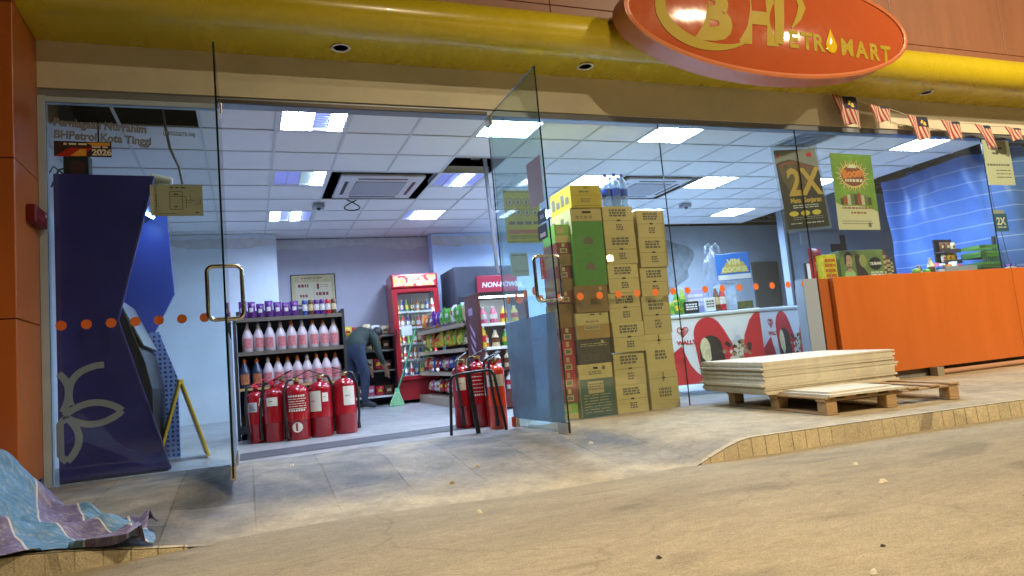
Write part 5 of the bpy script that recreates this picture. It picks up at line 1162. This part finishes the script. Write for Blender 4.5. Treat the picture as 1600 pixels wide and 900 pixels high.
# hanging clear bag behind it
x, y = fzp(-.34, .40); t = thing('plastic_bag', 'tall clear plastic bag of goods standing behind the blue sign board', 'plastic bag', (x, y, .9125))
M_bag = glassy('clear_plastic', (.86, .90, .95), refl=2.2, film=.24, film_col=(.62, .68, .75), rough=.18)
def bagf(u, v):
    a = u * 2 * math.pi; rr = (.15 * (1 - .35 * v) + .02 * math.sin(a * 5 + v * 7) + .008 * math.sin(a * 11 - v * 13)) * (1 - .7 * max(0, v - .8) / .2)
    return (rr * math.cos(a), rr * .6 * math.sin(a), v * .72 + .03 * math.sin(a * 2) * v)
g = MB(); g.grid(bagf, 40, 24); g.build('bag', M_bag, t)
g = MB()
for sx in (-.07, .03): g.tube([(sx - .02, 0, .68), (sx - .015, 0, .76), (sx + .03, 0, .79), (sx + .07, 0, .75), (sx + .08, 0, .68)], .014, 8)
g.build('handle_loop', M_bag, t)
x, y = fzp(.30, .10)
fbox('goods_box', -.08, .42, .9125, .28, .18, .10, mat('olive_box', (.12, .14, .05), .5, var=.5, vscale=20), 'olive green pack lying at the right of the freezer lid', 'box')
fbox('goods_box', .10, .55, 1.0, .25, .16, .12, mat('pale_tub', (.45, .55, .68), .4, var=.2, vscale=20), 'pale blue tub pack near the small monitor', 'box') if False else None
t = thing('payment_screen', 'small black screen with white page standing on the counter by the grey window post', 'screen', (6.06, .52, CZT_), R(-12))
g = MB(); g.cyl((0, .02, .012), (0, .02, .10), .03, n=12); g.build('post', M_black, t)
g = MB(); g.bx(-.12, .13, -.02, .02, .06, .28); g.build('housing', M_black, t, .008)
g = MB(); g.bx(-.10, .11, -.0225, -.021, .16, .26); g.bx(-.10, .02, -.0225, -.021, .08, .159); g.build('display', emis('screen_white', (.85, .9, 1), .8), t)
g = MB(); g.bx(-.1, .1, -.08, .10, 0.0, .012); g.build('base', M_black, t)
t = thing('pale_notice_board', 'blank pale grey board on the dark back wall above the small screen', 'board', (9.15, 3.94, 2.16))
g = MB(); g.bx(.1, 1.0, 0, .02, 0, .22); g.build('panel', mat('board_grey', (.34, .40, .46), .6), t)


# ------------------------------------------------------------ goods along the sales counter
CZT = 1.1005
def cbox(name, x, y, w_, d_, h_, m, label, cat, pm=None, rz=0.0):
    t = thing(name, label, cat, (x, y, CZT), rz); g = MB(); g.bx(-w_ / 2, w_ / 2, 0, d_, 0, h_); g.build('carton', m, t, .004)
    if pm: g = MB(); words(g, -w_ * .4, w_ * .4, h_ * .15, h_ * .85, -.0015, 4, 0, .6, mn=.01, mx=w_ * .4); g.build('print', pm, t)
    return t
cbox('snack_box', 6.10, .32, .19, .10, .325, mat('box_yellow', (.62, .50, .01), .4, var=.4, vscale=12), 'bright yellow printed pack at the left end of the counter', 'pack', mat('pack_redprint', (.5, .1, .01), .5))
t = thing('wrapped_pack', 'red and white wrapped pack leaning behind the yellow pack', 'pack', (6.04, .46, CZT), R(10)); pillow(.24, .42, .08).build('wrapper', [mat('pack_red', PACKC['red']), M_in], t)
t = thing('display_box', 'green display box with a portrait and round dark logo on the counter', 'display box', (6.27, .34, CZT))
g = MB(); g.bx(0, .66, 0, .14, 0, .365); g.build('box', mat('box_olive', (.13, .19, .05), .5, var=.25, vscale=5), t, .004)
g = MB(); g.prism([(.235 + .0, .02), (.42, .02), (.40, .08), (.35, .15), (.31, .22), (.30, .30), (.27, .33), (.23, .30), (.225, .20)], -.0026, -.0015); g.build('dark_hair_print', mat('print_darkhair', (.025, .014, .02), .5), t)
g = MB(); g.prism([(.34 + .055 * math.cos(a * .4), .24 + .075 * math.sin(a * .4)) for a in range(16)], -.0034, -.0028); g.build('print', mat('print_olive', (.26, .27, .08), .5), t)
g = MB(); g.prism([(.04, .005), (.20, .005), (.205, .10), (.17, .14), (.13, .12), (.09, .14), (.05, .11)], -.0026, -.0015); g.build('portrait_blouse', mat('print_mint', (.32, .48, .20), .5), t)
g = MB(); g.prism([(.125 + .052 * math.cos(a * .35), .245 + .085 * math.sin(a * .35)) for a in range(18)], -.0034, -.0028); g.prism([(.10, .12), (.155, .12), (.15, .18), (.105, .18)], -.0034, -.0028); g.build('portrait_face', mat('print_skin', (.42, .26, .17), .5), t)
g = MB(); g.prism([(.06, .20), (.075, .32), (.125, .365), (.18, .325), (.185, .27), (.165, .31), (.10, .31), (.085, .22)], -.0042, -.0036); g.build('portrait_hair', MATS['print_darkhair'], t)
g = MB()
for ex in (.105, .145): g.bx(ex - .009, ex + .009, -.0042, -.0036, .252, .258)
g.bx(.112, .14, -.0042, -.0036, .198, .204); g.build('portrait_features', MATS['print_darkhair'], t)
g = MB(); g.prism([(.525 + .10 * math.cos(a * .35), .205 + .075 * math.sin(a * .35)) for a in range(18)], -.0026, -.0018); g.build('logo_plate', M_black, t)
text('TSUBAMI', .045, M_st, t, (.435, -.0035, .19), bold=.002); 
g = MB(); words(g, .44, .62, .06, .11, -.0022, 2, 0, .6); g.build('small_print', M_st, t)
for i, (x, h, c) in enumerate(((6.99, .36, (.10, .035, .025)), (7.09, .30, (.05, .03, .04)), (7.17, .27, (.02, .02, .05)))):
    cbox('snack_box', x, .40 + i * .03, .11, .12, h, mat('box_brown_%d' % i, c, .4, var=.4, vscale=16), '%s pack on the counter right of the portrait box' % ('tall reddish brown', 'middle plum brown', 'short navy')[i], 'pack', M_gold2)
for i, (x, c, h) in enumerate(((7.45, 'lime', .12), (7.53, 'brown', .17), (7.62, 'green', .11), (7.74, 'cream', .25), (7.85, 'blue', .14), (7.95, 'brown', .15))):
    can(c, x, .36 + .03 * (i % 2), CZT, '%s jar or bottle in the row left of the grey tray, %s from left' % (c, ORD[i]), 'jars on the counter', .045, h, i in (1, 3))
t = thing('tray', 'grey shallow tray of small packs on the counter', 'tray', (8.2, .34, CZT))
g = MB(); g.bx(-.27, .27, 0, .36, 0, .01); g.bx(-.27, .27, 0, .012, .011, .13); g.bx(-.27, .27, .348, .36, .011, .13); g.bx(-.27, -.258, .013, .347, .011, .13); g.bx(.258, .27, .013, .347, .011, .13); g.build('tray_body', mat('tray_grey', (.28, .29, .29), .5), t)
for i, c in enumerate('pink white orange white red'.split()): pack(c, 8.0 + i * .1, .52, CZT + .0105, rnd.uniform(-.4, .4), '%s pack in the grey tray, %s from left' % (c, ORD[i]), 'packs in the grey tray', (.13, .19, .06))
t = thing('display_stand', 'dark counter display stand with coloured packs in tiers', 'display stand', (8.42, .60, CZT))
g = MB(); g.bx(-.16, .16, .1, .12, 0, .52); g.build('back_board', M_black, t)
for z in (.06, .2, .34): g = MB(); g.bx(-.16, .16, 0, .099, z, z + .012); g.bx(-.16, .16, -.008, -.001, z - .01, z + .04); g.build('tier', mat('tier_dark', (.06, .04, .06), .5), t)
for k, z in enumerate((.0725, .2125, .3525)):
    for i, c in enumerate((('red', 'orange', 'brown'), ('white', 'yellow', 'yellow'), ('brown', 'brown', 'cream'))[k]):
        pack(c, 8.32 + i * .1, .645, CZT + z, 0, '%s pack on counter display stand, %s tier from bottom, %s from left' % (c, ORD[k], ORD[i]), 'packs on the display stand', (.095, .12, .04))
for k, (h, z) in enumerate(((.13, 0), (.13, .135), (.11, .27))):
    t = thing('basket', 'green plastic basket on the counter, %s of the stack' % ('bottom', 'middle', 'top')[k], 'basket', (8.78, .36, CZT + z), 0, 'green baskets on the counter')
    g = MB(); a = .18; d_ = .26
    for sx0, sx1, sy0, sy1 in ((-a, a, 0, .008), (-a, a, d_ - .008, d_), (-a, -a + .008, .009, d_ - .009), (a - .008, a, .009, d_ - .009)):
        g.bx(sx0, sx1, sy0, sy1, 0, .03); g.bx(sx0, sx1, sy0, sy1, h - .035, h)
    for i in range(9): xx = -a + .02 + i * .04; g.bx(xx, xx + .012, 0.001, .007, .031, h - .036)
    g.bx(-a + .009, a - .009, .009, d_ - .009, 0, .008); g.build('basket_body', mat('basket_green_%d' % k, [(.03, .10, .02), (.05, .20, .04), (.10, .26, .05)][k], .45), t)
t = thing('till_screen', 'black till screen with stacked papers behind the right window', 'till screen', (9.25, .36, CZT))
g = MB(); g.bx(-.10, .10, .05, .2, 0, .12); g.cyl((0, .12, .12), (0, .12, .30), .04, n=10); g.build('stand', M_black, t)
g = MB(); g.bx(-.27, .27, .06, .10, .24, .50); g.build('housing', M_black, t, .008)
g = MB(); g.bx(-.10, .16, .101, .15, .505, .74); g.build('upper_case', M_black, t, .005); g = MB(); g.bx(-.12, .08, .09, .099, .52, .72); g.build('paper', M_in, t)
g = MB(); g.bx(-.01, .08, .085, .0895, .52, .62); g.build('dark_patch', M_black, t)
for i, c in enumerate(('purple', 'blue', 'brown')): can(c, 9.02 + i * .11, .33 + (.0 if i != 1 else .02), CZT, '%s tin in front of the till screen, %s from left' % (c, ORD[i]), 'tins by the till', .045, .12, False, 'tin')
# blue tarpaulin hung as a curtain at the end of the room
m = mat('tarp_blue', (0.05, 0.14, 0.62), 0.35, spec=.4); n = m.node_tree.nodes; L = m.node_tree.links
tc = n.new('ShaderNodeTexCoord'); sp = n.new('ShaderNodeSeparateXYZ'); L.new(tc.outputs['Object'], sp.inputs[0])
ml = n.new('ShaderNodeMath'); ml.operation = 'MULTIPLY'; ml.inputs[1].default_value = 5.2; L.new(sp.outputs['Z'], ml.inputs[0])
fr = n.new('ShaderNodeMath'); fr.operation = 'FRACT'; L.new(ml.outputs[0], fr.inputs[0])
lt = n.new('ShaderNodeMath'); lt.operation = 'LESS_THAN'; lt.inputs[1].default_value = .07; L.new(fr.outputs[0], lt.inputs[0])
nz = n.new('ShaderNodeTexNoise'); nz.inputs['Scale'].default_value = 3.5; nz.inputs['Detail'].default_value = 5; L.new(tc.outputs['Object'], nz.inputs['Vector'])
mxa = n.new('ShaderNodeMix'); mxa.data_type = 'RGBA'; mxa.inputs[6].default_value = (.07, .18, .56, 1); mxa.inputs[7].default_value = (.15, .31, .82, 1); L.new(nz.outputs['Fac'], mxa.inputs[0])
mxb = n.new('ShaderNodeMix'); mxb.data_type = 'RGBA'; mxb.inputs[7].default_value = (.34, .47, .80, 1); L.new(lt.outputs[0], mxb.inputs[0]); L.new(mxa.outputs[2], mxb.inputs[6]); L.new(mxb.outputs[2], n['Principled BSDF'].inputs['Base Color'])
b = n['Principled BSDF']; tl = n.new('ShaderNodeBsdfTranslucent'); L.new(mxb.outputs[2], tl.inputs[0]); ms = n.new('ShaderNodeMixShader'); ms.inputs[0].default_value = .35; L.new(b.outputs[0], ms.inputs[1]); L.new(tl.outputs[0], ms.inputs[2]); L.new(ms.outputs[0], n['Material Output'].inputs[0])
t = thing('hanging_tarpaulin', 'blue tarpaulin with thin white lines hung as a curtain behind the counter', 'tarpaulin', (8.92, .12, 1.0))
def tf(u, v):
    L1, rad, L2 = 1.0, .45, 2.1; d = u * (L1 + rad * math.pi / 2 + L2); z = 1.73 * v
    if d < L1: px, py, nx, ny = 0, 1.62 - d, 1, 0
    elif d < L1 + rad * math.pi / 2: a = (d - L1) / rad; px, py, nx, ny = rad - rad * math.cos(a), .62 - rad * math.sin(a), math.cos(a), math.sin(a)
    else: px, py, nx, ny = rad + d - L1 - rad * math.pi / 2, .17, 0, 1
    k = .028 * math.sin(d * 6 + 1.3 * math.sin(z * 2)) + .016 * math.sin(d * 17 + z * 3) + .04 * (1 - v) * math.sin(d * 3) + .012 * math.sin(z * 9 + d * 5) - .16 * math.exp(-(d / .07) ** 2)
    zz = z - .05 * (1 - min(1, d / 1.2)) * v + (.02 * math.sin(d * 4.2) - .015 * math.cos(d * 9)) * v
    return (px + nx * k, py + ny * k, zz)
g = MB(); g.grid(tf, 130, 50); g.build('sheet', m, t)
g = MB(); g.tube([(0, 1.66, 1.685), (0, .62, 1.73), (.13, .30, 1.735), (.45, .17, 1.735), (2.7, .17, 1.735)], .010, 6); g.build('top_cord', M_black, t)


# ------------------------------------------------------------ pallet and plywood on the walkway
M_pal = mat('pallet_wood', (0.40, 0.26, 0.13), 0.8, var=.22, vscale=7, bump=.3, bscale=30, stretch=(1, 6, 6)); M_pl = mat('plywood_face', (0.64, 0.60, 0.49), 0.75, var=.10, vscale=4); M_ple = mat('plywood_edge', (0.57, 0.53, 0.42), 0.8, var=.14, vscale=20)
PX, PY, PRZ = 3.94, -1.55, R(-4.5)
t = thing('pallet', 'worn wooden pallet lying on the walkway in front of the orange dado', 'pallet', (PX, PY, zout(PY) + .001)); t.rotation_euler = (R(1.7), 0, PRZ)
for x in (.0, .55, 1.16): g = MB(); g.bx(x, x + .10, 0, 1.25, 0, .016); g.build('runner', M_pal, t, .003)
for x in (.0, .55, 1.16):
    for y in (.0, .55, 1.15): g = MB(); g.bx(x + .002, x + .098, y + .002, y + .10, .017, .098); g.build('block', M_pal, t, .004)
for y in (.0, .55, 1.15): g = MB(); g.bx(0 - .01, 1.27, y, y + .10, .099, .115); g.build('stringer', M_pal, t, .003)
for x in (.0, .18, .38, .58, .78, .98, 1.17): g = MB(); g.bx(x - .01, x + .085, -.01, 1.26, .116, .132); g.build('deck_board', M_pal, t, .003)
pc, ps = math.cos(PRZ), math.sin(PRZ)
def onp(lx, ly, lz): return (PX + lx * pc - ly * ps, PY + lx * ps + ly * pc, zout(PY) + .001 + lz + math.sin(R(1.7)) * ly)
def sheetp(lx, ly, lz, w_, d_, th, label, group, mats=(M_pl, M_ple), rz=0.0):
    g = MB(); g.bx(0, w_, 0, d_, 0, th); g.mi = [0, 0, 1, 1, 1, 1]
    o = g.build('plywood_sheet', list(mats)); o.location = onp(lx, ly, lz); o.rotation_euler = (R(1.7), 0, PRZ + rz); return tag(o, label, 'plywood sheet', group)
sheetp(.02, -.03, .1325, .70, .575, .018, 'bare plywood sheet at the front of the pallet, under a whiter piece', 'loose sheets on the pallet')
sheetp(.06, .03, .151, .60, .50, .014, 'whitish chipped plywood piece lying on the front sheet of pallet', 'loose sheets on the pallet', (mat('ply_white', (.62, .58, .46), .8, var=.12, vscale=9), M_ple), .03)
NS = 15; z = .1325
for i in range(NS):
    th = rnd.choice((.014, .017, .02)); big = i in (0,)
    sheetp(-.10 + rnd.uniform(-.010, .010) - (.03 if i in (4, 11) else 0), .555 + rnd.uniform(-.006, .008), z, 1.33 + rnd.uniform(-.03, .03), .92, th, 'pale plywood sheet in the tall stack on the pallet, %s from the bottom' % ORD[i], 'stacked plywood sheets', rz=rnd.uniform(-.005, .005)); z += th + rnd.choice((.0004, .0004, .0004, .0022))


# ------------------------------------------------------------ crumpled patterned groundsheet at the left
m = mat('patterned_cloth', (.2, .3, .5), .55); n = m.node_tree.nodes; L = m.node_tree.links; b = n['Principled BSDF']
uvn = n.new('ShaderNodeAttribute'); uvn.attribute_name = 'cloth'
sp = n.new('ShaderNodeSeparateXYZ'); L.new(uvn.outputs['Vector'], sp.inputs[0])
nz = n.new('ShaderNodeTexNoise'); nz.inputs['Scale'].default_value = 30; nz.inputs['Detail'].default_value = 6; nz.inputs['Roughness'].default_value = .8; L.new(uvn.outputs['Vector'], nz.inputs['Vector'])
nz2 = n.new('ShaderNodeTexNoise'); nz2.inputs['Scale'].default_value = 4; L.new(uvn.outputs['Vector'], nz2.inputs['Vector'])
ad = n.new('ShaderNodeMath'); ad.operation = 'MULTIPLY_ADD'; ad.inputs[1].default_value = .035; L.new(nz2.outputs['Fac'], ad.inputs[0]); L.new(sp.outputs['X'], ad.inputs[2])
sc_ = n.new('ShaderNodeMath'); sc_.operation = 'MULTIPLY'; sc_.inputs[1].default_value = 2.6; L.new(ad.outputs[0], sc_.inputs[0])
fr = n.new('ShaderNodeMath'); fr.operation = 'FRACT'; L.new(sc_.outputs[0], fr.inputs[0])
cr = n.new('ShaderNodeValToRGB'); cr.color_ramp.interpolation = 'CONSTANT'; e = cr.color_ramp.elements
e[0].color = (.085, .24, .46, 1); e[1].position = .475; e[1].color = (.62, .64, .66, 1); q = e.new(.50); q.color = (.17, .15, .34, 1); q = e.new(.975); q.color = (.62, .64, .66, 1)
L.new(fr.outputs[0], cr.inputs[0])
mr = n.new('ShaderNodeMapRange'); mr.inputs[1].default_value = .48; mr.inputs[2].default_value = .62; mr.inputs[4].default_value = .55; L.new(nz.outputs['Fac'], mr.inputs[0])
mx = n.new('ShaderNodeMix'); mx.data_type = 'RGBA'; bpn = n.new('ShaderNodeBump'); bpn.inputs['Strength'].default_value = .5; bpn.inputs['Distance'].default_value = .02; nz3 = n.new('ShaderNodeTexNoise'); nz3.inputs['Scale'].default_value = 11; nz3.inputs['Detail'].default_value = 3; nz3.inputs['Distortion'].default_value = 1.5; L.new(uvn.outputs['Vector'], nz3.inputs['Vector']); L.new(nz3.outputs['Fac'], bpn.inputs['Height']); L.new(bpn.outputs[0], b.inputs['Normal'])
mx.inputs[7].default_value = (.44, .48, .60, 1); L.new(mr.outputs[0], mx.inputs[0]); L.new(cr.outputs[0], mx.inputs[6]); L.new(mx.outputs[2], b.inputs['Base Color'])
def lerp_t(T, x):
    for (a, p), (c, d) in zip(T, T[1:]):
        if x <= c: return p + (d - p) * max(0, (x - a) / (c - a))
    return T[-1][1]
YB = [(-2.6, -.85), (-1.5, -.88), (-1.1, -1.0), (-.85, -1.28), (-.66, -1.42), (-.54, -1.50), (-.47, -1.62)]
YF = [(-2.6, -2.25), (-1.4, -2.12), (-.98, -2.06), (-.80, -1.98), (-.60, -2.0), (-.52, -2.02), (-.47, -1.92)]
def cloth(u, v):
    x = -2.6 + (2.13) * u + .02 * math.sin(v * 9) + (.02 * v if u > .97 else 0); yb = lerp_t(YB, x); yf = lerp_t(YF, x); y = yb + (yf - yb) * v
    h = .40 * sst(-.84, -1.36, x) * math.exp(-((y + 1.22) / .42) ** 2)
    f = .018 * math.sin(x * 13 + y * 9) + .014 * math.sin(x * 5 - y * 21) + .010 * math.sin(x * 29 + y * 17) + .03 * math.exp(-((v - .62 - .1 * math.sin(x * 4)) / .07) ** 2) * (x < -.55)
    f += .006 * math.sin(x * 41 - y * 23 + 2 * math.sin(y * 9)) + .004 * math.sin(x * 17 + y * 63) + .03 * math.exp(-((v - .30 + .12 * math.sin(x * 5)) / .05) ** 2) * (x > -1.6)
    curl = .045 * math.exp(-((x + .475) / .035) ** 2) * (1 - .6 * v)
    ed = min(1, 4 * min(v, 1 - v) + .06)
    gz = walk_z(max(x, -6), y) if y > edge(x) else zout(y)
    return (x, y, gz + .012 + h + max(0, .03 + f) * ed + curl)
g = MB(); NU, NV = 220, 130; g.grid(cloth, NU, NV)
o = g.build('groundsheet', m, solid=.002)
at = o.data.attributes.new('cloth', 'FLOAT_VECTOR', 'POINT')
for j in range(NV + 1):
    for i in range(NU + 1):
        u, v = i / NU, j / NV; at.data[j * (NU + 1) + i].vector = (u * 2.1 * .93 - v * .42, v * 1.3, 0)
tag(o, 'crumpled purple and blue patterned groundsheet with white lines beside the orange column', 'groundsheet')
# litter
for i, (x, y, s, c, lab) in enumerate(((1.348, -1.207, .022, (.5, .46, .36), 'crumpled cream paper scrap on the ramp before the right door'), (1.098, -1.487, .020, (.3, .22, .1), 'tan leaf scrap on the ramp left of the cream scrap'), (1.03, -2.2, .020, (.6, .55, .4), 'small pale scrap at the foot of the ramp'), (.246, -.478, .018, (.62, .6, .55), 'small white scrap near the threshold at left'), (2.25, -1.05, .02, (.6, .56, .48), 'small white scrap before the carton stacks'), (3.06, -2.6, .022, (.66, .62, .52), 'white scrap on the forecourt below the kerb start'), (2.78, -3.02, .024, (.66, .6, .48), 'flat pale strip on the forecourt right of centre'), (1.71, -3.93, .016, (.66, .62, .55), 'white crumb on the forecourt at the bottom edge'), (2.9, -3.6, .012, (.04, .03, .03), 'black pebble on the forecourt at right'), (1.3, -3.4, .012, (.05, .035, .025), 'dark pebble on the forecourt near the middle'), (1.95, -3.75, .011, (.05, .035, .025), 'dark pebble on the forecourt near the bottom edge'))):
    g = MB(); vs = []; N = 9
    for k in range(N):
        a = 2 * math.pi * k / N; r = s * rnd.uniform(.6, 1.25); vs.append((r * math.cos(a), r * math.sin(a) * .8, 0)); 
    top = [(p[0] * .55, p[1] * .55, s * rnd.uniform(.3, .8)) for p in vs]
    g.add(vs + top, [(k, (k + 1) % N, N + (k + 1) % N, N + k) for k in range(N)] + [tuple(range(N, 2 * N))])
    zz = walk_z(x, y) if y > edge(x) else ZR
    o = g.build('pebble' if c[0] < .1 else 'paper_scrap', mat('scrap_%d' % i, c, .8)); o.location = (x, y, zz + .001); tag(o, lab, 'pebble' if c[0] < .1 else 'scrap')
# small ceiling sensors
for x, y, lab in ((.92, 3.22, 'small grey ceiling camera beside the first air conditioner'), (6.42, 3.28, 'small grey ceiling camera between two right-hand ceiling lights')):
    t = thing('ceiling_camera', lab, 'ceiling camera', (x, y, CZ - .008))
    g = MB(); g.bx(-.07, .07, -.07, .07, -.055, 0); g.build('housing', mat('camera_grey', (.30, .31, .36), .5), t, .008)
    g = MB(); g.cyl((0, -.02, -.056), (0, -.03, -.075), .028, .02, 12); g.build('lens', M_black, t)
